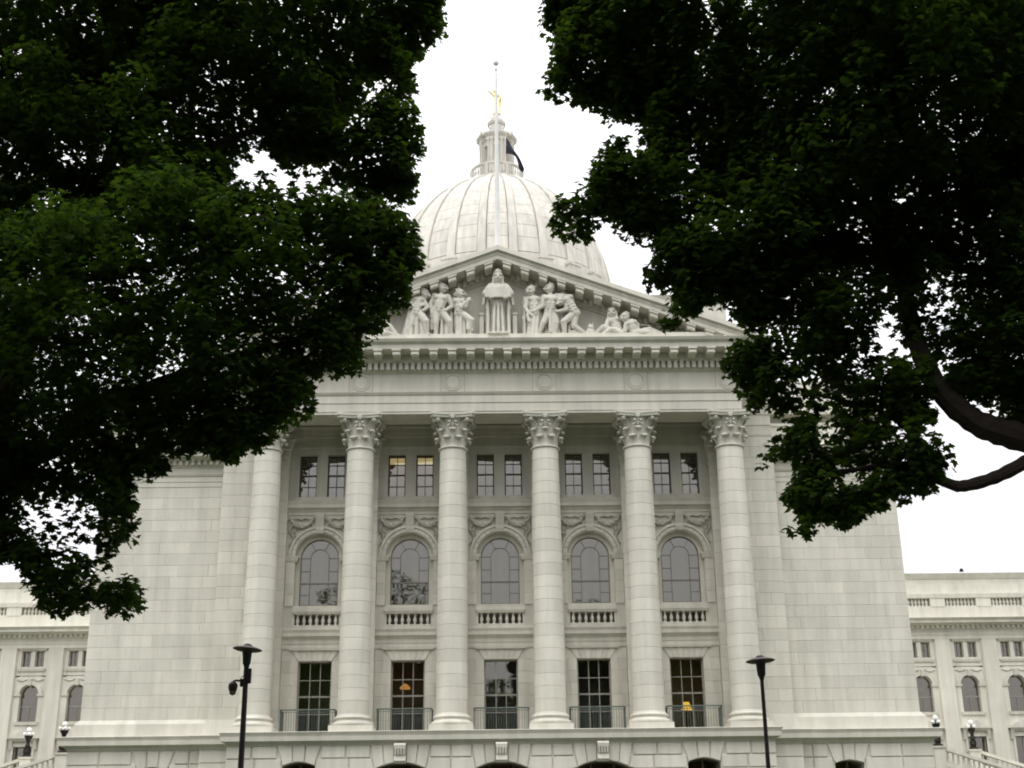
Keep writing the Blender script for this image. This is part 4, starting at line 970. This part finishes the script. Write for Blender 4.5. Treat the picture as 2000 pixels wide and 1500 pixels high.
# ================================================================== lamp posts in front
def lamp_post(x, y, top, label, pr, tilt=0):
    t = thing('lamp_post', (x, y, 0), label, 'street lamp', 'lamp posts on the lawn')
    MB().lathe([(.13,0),(.13,.3),(.08,.4),(pr+.02,.6),(pr,top-.5)], x, y, 14).build('pole', 'bronze', t, True)
    MB().lathe([(pr*.8,top-.56),(.07,top-.44),(.085,top-.42),(.105,top-.2),(.108,top-.16),(.06,top-.12)], x, y, 16).build('lamp_head', 'bronze', t, True)
    sh = MB().lathe([(.1,-.04),(.24,-.025),(.31,0),(.315,.015),(.28,.035),(.16,.07),(.09,.09),(.085,.11),(.05,.13),(.0,.135)], 0, 0, 28).mesh('lamp_shade', 'shade', True)
    o = link('lamp_shade', sh, t, (x, y, top-.13)); o.rotation_euler.y = R_(tilt)
    MB().lathe([(.075,top-.21),(.10,top-.205),(.11,top-.19),(.11,top-.165)], x, y, 16).build('collar', 'shade', t, True)
    return t
lamp_post(-5.47, 29, 6.29, 'black lamp post with disc shade carrying a camera', .055, 5)
lamp_post(5.60, 29, 5.93, 'slim black lamp post with disc shade and a bare pole', .04, -3)
sc_ = thing('security_camera', (-5.72, 29, 5.15), 'dark dome camera bracketed to the lamp post', 'camera')
cmb = MB(); cmb.lathe([(.0,5.24),(.05,5.25),(.085,5.30),(.10,5.38),(.095,5.43),(.06,5.47),(.03,5.49)], -5.73, 28.98, 14).build('housing', 'bronze', sc_, True)
MB().ell((-5.73,28.98,5.27), (.075,.075,.075), 12, 8).build('dome_cover', M['frame'], sc_, True)
MB().tube([(-5.73,28.98,5.48,.025),(-5.68,28.98,5.51,.022),(-5.53,29,5.50,.022)], 8).tube([(-5.6,28.97,5.5,.008),(-5.56,28.97,5.56,.008),(-5.5,28.97,5.62,.008)], 5).box(-5.58, -5.5, 28.95, 29.05, 5.38, 5.54).build('bracket', 'bronze', sc_)
jb = MB().box(-5.45, -5.36, 28.94, 29.06, 5.46, 5.76).box(-5.44, -5.37, 28.93, 29.0, 5.44, 5.46); tag(jb.build('junction_box', 'bronze'), 'small dark equipment box strapped to the camera lamp post', 'box')

# ================================================================== outer stairs and candelabra
def stair(s, dz):
    t = thing('stone_staircase', (s*34, 100, 0), 'pale stone outer stair descending beside the %s' % ('camera lamp post side wing' if s < 0 else 'bare lamp post side wing'), 'staircase')
    st = MB(); sl_ = .32
    for i in range(40): xa = 31.6+i*.5; st.box(s*xa, s*(xa+.52), 98.4, 102.8, 0, 8.5+dz-i*.16)
    st.box(s*22, s*31.7, 98.4, 110.9, 0, 8.55+dz); st.build('steps', 'stone', t)
    for yy, x0 in ((98.0, 31.2), (103.2, 35.5)):
        z0 = 9.55+dz-(0 if yy < 100 else -.15); b = MB()
        b.box(s*(x0-.45), s*(x0+.35), yy-.4, yy+.4, 0, z0-.12); b.fr(min(s*(x0-.45),s*(x0+.35)), max(s*(x0-.45),s*(x0+.35)), yy-.4, yy+.4, z0-.14, z0, .08, .1); b.build('newel', 'stone', t)
        b = MB(); X2 = x0+16
        for za, zb, hy in ((-.22,0,.26),(-1.35,-1.0,.24)):
            v = [(s*(x0+.3), z0-.05+za), (s*X2, z0-.05-sl_*(X2-x0)+za), (s*X2, z0-.05-sl_*(X2-x0)+zb), (s*(x0+.3), z0-.05+zb)]
            if s < 0: v = v[::-1]
            b.prism(v, yy-hy, yy+hy)
        v = [(s*(x0+.3), 0), (s*X2, 0), (s*X2, max(.2, z0-1.3-sl_*(X2-x0))), (s*(x0+.3), z0-1.3)]
        if s < 0: v = v[::-1]
        b.prism(v, yy-.2, yy+.2); b.build('balustrade', 'stone', t)
        bal = MB().lathe([(.1,-1.02),(.06,-.85),(.12,-.65),(.06,-.35),(.1,-.2)], 0, 0, 8).mesh('baluster', 'carved', True)
        for i in range(36):
            x = x0+.6+i*.36; link('baluster', bal, t, (s*x, yy, z0-.05-sl_*(x-x0)))
    return 9.55+dz
def candelabrum(x, y, z, label):
    t = thing('candelabrum', (x, y, z), label, 'lamp', 'bronze globe lamps on the stair newels')
    b = MB(); b.lathe([(.36,z),(.34,z+.12),(.2,z+.2),(.24,z+.4),(.16,z+.5),(.13,z+.65),(.2,z+.8),(.14,z+.95),(.12,z+1.1),(.2,z+1.3),(.28,z+1.45),(.3,z+1.55),(.1,z+1.6)], x, y, 12)
    for k in range(4):
        a = k*math.pi/2+.5; b.ell((x+.2*math.cos(a), y+.2*math.sin(a), z+.45), (.1,.1,.26), 6, 5); b.tube([(x,y,z+1.4,.04),(x+.26*math.cos(a),y+.26*math.sin(a),z+1.45,.03),(x+.3*math.cos(a),y+.3*math.sin(a),z+1.58,.03)], 6)
    b.tube([(x,y,z+1.5,.05),(x,y,z+1.8,.04)], 6); b.build('stand', 'bronze', t, True)
    for k in range(4):
        a = k*math.pi/2+.5; MB().ell((x+.3*math.cos(a), y+.3*math.sin(a), z+1.68), .13, 12, 8).build('globe', 'globe', t, True)
    MB().ell((x,y,z+1.97), .2, 14, 10).build('globe', 'globe', t, True)
for s, dz in ((1, 0), (-1, .2)):
    zt = stair(s, dz)
    candelabrum(s*31.2, 98, zt, 'bronze globe lamp on the front newel of the stair beyond the %s lamp post' % ('camera-carrying' if s < 0 else 'bare'))
    candelabrum(s*35.5, 103.2, zt+.15, 'bronze globe lamp on the rear newel of the stair beyond the %s lamp post' % ('camera-carrying' if s < 0 else 'bare'))
fx = MB().box(38.85, 39.15, 110.8, 111.0, 24.84, 24.95).ell((39.0,110.9,25.02), (.16,.12,.11), 8, 5); tag(fx.build('floodlight', 'bronze'), 'tiny dark floodlight sitting on the parapet of the far wing', 'floodlight')

# ================================================================== trees
LOUT = [(-0.98,17.83),(-0.9,17.23),(-1.18,16.88),(-1.67,16.71),(-1.76,16.42),(-1.51,16.19),(-1.46,15.96),(-1.54,15.5),(-1.89,15.26),(-1.5,15.11),(-1.3,14.7),(-1.35,14.39),(-1.58,14.18),(-1.39,13.79),(-1.43,13.53),(-1.71,13.34),(-2.0,13.48),(-2.24,13.59),(-2.14,13.21),(-1.71,13.0),(-1.38,12.73),(-1.31,12.37),(-1.32,11.96),(-1.58,11.76),(-1.48,11.45),(-1.59,11.25),(-1.86,11.15),(-1.99,10.91),(-2.31,10.66),(-2.49,10.49),(-2.34,10.27),(-2.31,10.03),(-2.56,9.98),(-2.78,9.79),(-3.01,9.84),(-3.33,9.91),(-3.18,9.6),(-3.13,9.36),(-3.34,9.18),(-3.69,9.04),(-3.77,8.76),(-4.2,8.62),(-4.46,8.49),(-4.47,8.3),(-4.67,8.28),(-5.07,8.38),(-5.6,8.45),(-5.76,8.27),(-5.71,8.08),(-6.01,8.04),(-6.25,8.0),(-6.15,7.59),(-6.19,7.32),(-6.31,6.97),(-6.5,6.75),(-6.6,6.45),(-6.6,6.19),(-6.38,6.36),(-6.08,6.36),(-5.83,6.1),(-5.82,5.71),(-6.11,5.71),(-6.47,5.49),(-6.71,5.75),(-6.87,5.72),(-7.15,5.56),(-7.4,5.56),(-7.73,5.82),(-7.8,6.12),(-7.99,6.29),(-8.11,6.55),(-8.36,6.51),(-8.86,6.47),(-10.52,6.75),(-13.4,8.38),(-15.99,12.28),(-16.2,17.81),(-14.05,22.88),(-8.34,24.51),(-2.81,21.88),(-0.68,19.29)]
ROUT = [(0.71,16.35),(0.8,16.04),(1.13,15.89),(0.97,15.48),(1.02,15.22),(0.87,15.04),(0.9,14.64),(0.68,14.44),(0.85,14.04),(1.03,14.18),(1.16,14.28),(1.3,14.45),(1.52,14.2),(1.79,14.3),(1.96,14.07),(2.13,13.91),(2.35,14.01),(2.53,13.96),(2.42,13.51),(2.49,13.11),(2.31,12.86),(2.26,13.21),(2.02,13.28),(1.7,13.11),(1.56,12.82),(1.46,12.43),(1.2,12.23),(0.94,12.12),(0.74,11.76),(1.1,11.49),(1.31,11.64),(1.65,11.54),(1.72,11.85),(1.97,11.94),(2.13,11.63),(2.34,11.54),(2.55,11.63),(2.69,11.53),(2.54,11.27),(2.34,10.99),(2.47,10.69),(2.61,10.65),(2.81,10.76),(2.83,10.34),(2.56,10.07),(2.49,9.89),(2.71,9.69),(2.97,9.89),(3.15,10.07),(3.45,10.25),(3.76,10.43),(3.9,10.06),(4.1,9.92),(4.06,9.74),(4.2,9.63),(3.7,9.57),(3.47,9.26),(3.75,9.04),(3.94,8.82),(3.91,8.37),(4.11,8.34),(4.29,8.55),(4.61,8.47),(4.5,8.12),(4.17,8.04),(4.09,7.58),(4.22,7.48),(4.46,7.66),(4.69,7.53),(4.43,7.29),(4.34,7.12),(4.45,7.0),(4.51,6.87),(4.63,6.79),(4.23,6.63),(4.28,6.45),(4.6,6.43),(4.7,6.29),(4.9,6.33),(5.01,6.62),(5.31,6.5),(5.55,6.38),(5.7,6.62),(5.9,6.78),(6.39,6.94),(6.88,7.0),(6.97,7.22),(6.97,7.43),(6.93,7.76),(6.96,8.36),(6.86,8.53),(7.06,8.83),(7.56,8.57),(7.75,8.44),(8.07,8.69),(8.05,8.43),(8.16,8.16),(8.39,8.07),(9.27,8.0),(11.36,9.1),(14.48,13.02),(15.03,18.4),(10.86,22.36),(4.32,21.87),(1.07,18.14)]
LGAP = [(-4.6,14.2,.36),(-3.73,13.46,.2),(-3.42,13.81,.16),(-2.84,13.48,.14),(-2.26,15.76,.2),(-7.92,13.05,.08),(-6.77,16.4,.06),(-6.94,15.66,.07),(-6.48,17.21,.06),(-9.36,15.5,.06),(-7.29,13.31,.06),(-2.61,14.95,.12),(-8.0,7.52,.1),(-7.42,7.33,.1),(-6.85,6.76,.1)]
RGAP = [(6.41,10.66,.13),(7.47,10.32,.18),(5.63,10.63,.1),(4.97,8.94,.19),(7.05,9.12,.14),(5.2,8.29,.13),(3.55,12.59,.12),(4.51,9.77,.16),(6.33,9.68,.12),(8.79,11.69,.1),(7.42,10.76,.14),(8.03,8.43,.12),(9.35,15.97,.08),(6.26,9.41,.12),(5.56,7.4,.1),(6.8,8.06,.1)]
def inside(poly, x, z):
    P_ = np.array(poly); Q = np.roll(P_, -1, 0); c = np.zeros(len(x), bool); d = np.full(len(x), 1e9)
    for (x0, z0), (x1, z1) in zip(P_, Q):
        k = (z0 > z) != (z1 > z)
        with np.errstate(divide='ignore', invalid='ignore'): xi = (x1-x0)*(z-z0)/(z1-z0)+x0
        c ^= k & (x < xi)
        L2_ = (x1-x0)**2+(z1-z0)**2; t = np.clip(((x-x0)*(x1-x0)+(z-z0)*(z1-z0))/L2_, 0, 1)
        d = np.minimum(d, np.hypot(x-x0-t*(x1-x0), z-z0-t*(z1-z0)))
    return c, d
# five-lobed leaf outline, fan about its middle
LO = np.array([(0,-.50),(.16,-.28),(.42,-.34),(.36,-.12),(.60,.12),(.26,.14),(.20,.34),(0,.66),(-.20,.34),(-.26,.14),(-.60,.12),(-.36,-.12),(-.42,-.34),(-.16,-.28)])
def leaf_mesh(name, pos, size, tint, out, r):
    n = len(pos); k = len(LO)
    nz = np.stack([r.normal(0,.45,n), r.normal(-.12,.45,n), np.full(n, .9)], 1)+out*.45; nz /= np.linalg.norm(nz, axis=1)[:,None]
    a = r.uniform(0, 2*math.pi, n); t = np.stack([np.cos(a), np.sin(a), np.full(n, -.5)], 1)
    t -= nz*(t*nz).sum(1)[:,None]; t /= np.linalg.norm(t, axis=1)[:,None]; b_ = np.cross(nz, t)
    droop = -.28*(LO[:,0]**2+LO[:,1]**2)
    vt = pos[:,None,:]+size[:,None,None]*(LO[None,:,0,None]*b_[:,None,:]+LO[None,:,1,None]*t[:,None,:]+droop[None,:,None]*nz[:,None,:])
    vt = np.concatenate([pos[:,None,:], vt], 1).reshape(-1, 3)
    i0 = np.arange(n)*(k+1); tri = np.stack([np.zeros(k,int), 1+np.arange(k), 1+(np.arange(k)+1)%k], 1)
    F = (i0[:,None,None]+tri[None]).reshape(-1)
    me = bpy.data.meshes.new(name); me.vertices.add(len(vt)); me.vertices.foreach_set('co', vt.astype(np.float32).ravel())
    me.loops.add(len(F)); me.loops.foreach_set('vertex_index', F.astype(np.int32)); me.polygons.add(len(F)//3)
    me.polygons.foreach_set('loop_start', (np.arange(len(F)//3)*3).astype(np.int32))
    at = me.attributes.new('tint', 'FLOAT', 'POINT'); at.data.foreach_set('value', np.repeat(tint, k+1).astype(np.float32))
    me.update(); me.materials.append(M['leaf']); return me
LEAVES = []
def crown_points(poly, gaps, y0, n, view, leaf, r, thick=4.5):
    P_ = np.array(poly); lo, hi = P_.min(0), P_.max(0)
    x = r.uniform(lo[0], hi[0], n); z = r.uniform(lo[1], hi[1], n); ne = 14000
    x = np.concatenate([x, r.uniform(max(lo[0],view[0]), min(hi[0],view[1]), ne)]); z = np.concatenate([z, r.uniform(lo[1], view[2], ne)]); n += ne
    c, d = inside(poly, x, z); c &= d > .10; c[n-ne:] &= d[n-ne:] < .42
    vx = (x > view[0]) & (x < view[1]) & (z < view[2]); c &= vx | (r.random(n) < .35)
    for gx, gz, gr in gaps:
        q = np.hypot(x-gx, z-gz)-gr*1.05; c &= q > .04; d = np.minimum(d, np.maximum(q, .03))
    x, z, d = x[c], z[c], d[c]
    rad = np.clip(d*r.uniform(.75,1.0,len(d)), .06, r.uniform(.28,.5,len(d)))
    y = y0+r.uniform(-1, 1, len(d))*np.minimum(thick, .25+1.7*d)
    vin = (x > view[0]) & (x < view[1]) & (z < view[2])
    cnt = np.maximum(5, (rad**2*np.where(vin, 400, 60)*(.12/leaf)**2)).astype(int)
    i = np.repeat(np.arange(len(x)), cnt); m = len(i)
    u = r.normal(size=(m,3)); u /= np.linalg.norm(u, axis=1)[:,None]
    q = r.random(m)**.45
    pos = np.stack([x[i], y[i], z[i]], 1)+u*(rad[i]*q)[:,None]*np.array([1,1,.8])
    ct = r.random(len(x))
    tint = np.clip(.25+.5*ct[i]+r.normal(0,.18,m), 0, 1); sz = leaf*r.uniform(.7,1.2,m)*np.where(vin[i], 1, 1.5)
    LEAVES.append((m, int(vin[i].sum())))
    return pos, sz, tint, u
def tree(loc, label, limbs, crown, group=None):
    t = thing('maple_tree', loc, label, 'tree', group)
    for i, pts in enumerate(limbs):
        P_ = [Vector(p[:3]) for p in pts]; sm = []
        for k in range(len(pts)-1):
            p0, p1, p2, p3 = P_[max(k-1,0)], P_[k], P_[k+1], P_[min(k+2,len(P_)-1)]
            for j in range(5):
                u = j/5; q = .5*((2*p1)+(p2-p0)*u+(2*p0-5*p1+4*p2-p3)*u*u+(3*p1-p0-3*p2+p3)*u**3); w_ = pts[k][3]*(1-u)+pts[k+1][3]*u
                w_ *= 1+.07*math.sin(7*k+j*2.3); sm.append((*q, w_))
        sm.append((*P_[-1], pts[-1][3])); MB().tube(sm, 10).build('trunk' if i == 0 else 'limb', 'bark', t, True)
    link('crown', crown, t); return t
def twigs(base, n, r, poly, L_=1.2, r0=.025):
    out = []
    for k in range(n*6):
        if len(out) == n: break
        p = Vector(base[r.integers(1, len(base))][:3]); d = Vector((r.normal(), r.normal()*.6, r.normal()*.5+.2)).normalized()*L_*r.uniform(.6,1.3)
        e_ = p+d; ok, dd = inside(poly, np.array([e_.x]), np.array([e_.z]))
        if not ok[0] or dd[0] < .25: continue
        out.append([(*p, r0), (*(p+d*.5+Vector((0,0,.1))), r0*.7), (*(p+d), r0*.3)])
    return out
r1 = np.random.default_rng(3)
pl, sl_, tn, ou = crown_points(LOUT, LGAP, 22.0, 9000, (-10.4, 0, 19.6), .135, r1)
LL = [[(-9.7,22.9,-.1,.48),(-9.6,22.8,.8,.38),(-9.5,22.7,4,.33),(-9.2,22.5,7.6,.30),(-8.7,22.2,9.8,.26)],
      [(-8.8,22.3,9.4,.25),(-8.33,22,10.81,.22),(-7.85,22,12.32,.18),(-7.4,22,13.47,.15),(-6.9,22,16,.10),(-6.3,22,19,.05)],
      [(-8.7,22.2,9.8,.2),(-7.79,21.8,11.81,.17),(-7.0,21.8,13.25,.13),(-6.52,21.8,15.43,.09),(-6.2,21.6,18,.04)],
      [(-9.2,22.5,7.5,.17),(-7.2,22.1,9.1,.13),(-5.2,21.9,10.0,.09),(-3.3,21.8,10.5,.04)],
      [(-9.1,22.4,8.2,.2),(-10.8,22.6,12,.14),(-12.3,22.6,16,.07)],
      [(-7.4,22,13.4,.09),(-5.5,21.8,14.3,.06),(-3.0,21.8,15.2,.03)],[(-7.9,21.9,11.6,.09),(-5.4,21.7,12.0,.06),(-2.6,21.8,12.2,.03)],[(-7.29,22,17.0,.06),(-7.6,22,14.0,.1)]]
for q in (3, 5, 6, 1): LL += twigs(LL[q], 4, r1, LOUT)
tree((-9.7, 22.9, 0), 'dark leafy maple whose crown hides one end of the portico, camera lamp post side', LL, leaf_mesh('maple_crown', pl, sl_, tn, ou, r1))
r2_ = np.random.default_rng(5)
pl, sl_, tn, ou = crown_points(ROUT, RGAP, 20.0, 9000, (0, 10.4, 18.2), .13, r2_)
RL = [[(10.6,20.6,-.1,.52),(10.5,20.5,.8,.42),(10.2,20.4,4,.37),(9.75,20.3,6.4,.34),(9.3,20.1,7.5,.31)],
      [(9.75,20.3,6.6,.30),(9.2,20.1,7.5,.27),(8.5,20,7.88,.24),(7.9,20,8.08,.225),(7.5,20,8.28,.205),(7.05,20,8.78,.175),(6.8,20,9.5,.155),(6.7,20,10.22,.14),(6.68,20,11.14,.12),(6.3,19.9,13,.10),(5.5,19.8,15.5,.04)],
      [(8.9,20,7.85,.14),(8.45,19.95,7.66,.12),(8.23,19.95,7.54,.11),(7.72,19.95,7.3,.10),(7.22,19.95,7.17,.095),(6.97,19.95,7.22,.085),(6.3,19.9,7.5,.06),(5.3,19.9,7.4,.03)],
      [(9.6,20.2,7.0,.24),(9.1,20.1,9.1,.2),(8.62,20,10.2,.16),(8.38,20,10.94,.14),(7.9,20,12.5,.1),(7,20,15,.04)],
      [(9.7,20.3,6.9,.24),(11,20.5,11,.16),(12,20.5,16,.07)],
      [(6.75,20,9.8,.08),(6.2,20,11.8,.05),(4.5,19.9,12.4,.03),(2.4,19.9,12.3,.015)],[(6.7,20,10.9,.08),(5.0,19.9,11.2,.05),(3.2,19.9,10.6,.02)],[(6.6,20,11.6,.07),(4.6,20,14,.05),(2.0,20,15,.02)],
      [(6.97,19.95,7.22,.05),(6.2,19.9,8.3,.035),(4.9,19.9,8.7,.015)]]
for q in (5, 6, 7, 8, 1): RL += twigs(RL[q], 4, r2_, ROUT)
tree((10.6, 20.6, 0), 'dark leafy maple with a thick bare limb curving against the sky', RL, leaf_mesh('maple_crown', pl, sl_, tn, ou, r2_))
# the rest of the avenue behind the viewer, mirrored in the windows
r3 = np.random.default_rng(9); n = 20000
u = r3.normal(size=(n,3)); u /= np.linalg.norm(u, axis=1)[:,None]; q = r3.random(n)**.4
bump = 1+.18*np.sin(u[:,0]*6+1)*np.cos(u[:,1]*5)+.12*np.sin(u[:,2]*9)
pos = u*(q*bump)[:,None]*np.array([5.6,5.6,6.6])+np.array([0,0,12.0])
avenue = leaf_mesh('maple_crown', pos, r3.uniform(.38,.6,n), r3.random(n), u, r3)
trunk = MB().tube([(0,0,-.1,.5),(.05,0,1,.38),(.1,.1,5,.33),(0,.2,9,.25),(.2,.2,14,.1)], 10).mesh('trunk', 'bark', True)
for i, (x, y, k) in enumerate([(-11,-6,1.1),(11,-7,1.15),(-20,-3,1.3),(20,-4,1.3),(-12,-22,1.25),(12.5,-23,1.2),(-30,-10,1.3),(30,-12,1.3),(-4.5,-40,1.25),(6,-44,1.3),(-22,9,1.1),(23,7,1.1),(-36,8,1.2),(37,6,1.2)]):
    t = thing('maple_tree', (x, y, 0), 'round-crowned maple of the avenue across the lawn from the portico', 'tree', 'avenue maples facing the portico'); t.scale = (k, k, k); t.rotation_euler.z = i*1.3
    for nm, me in (('trunk', trunk), ('crown', avenue)):
        o = bpy.data.objects.new(nm, me); COL.objects.link(o); o.parent = t
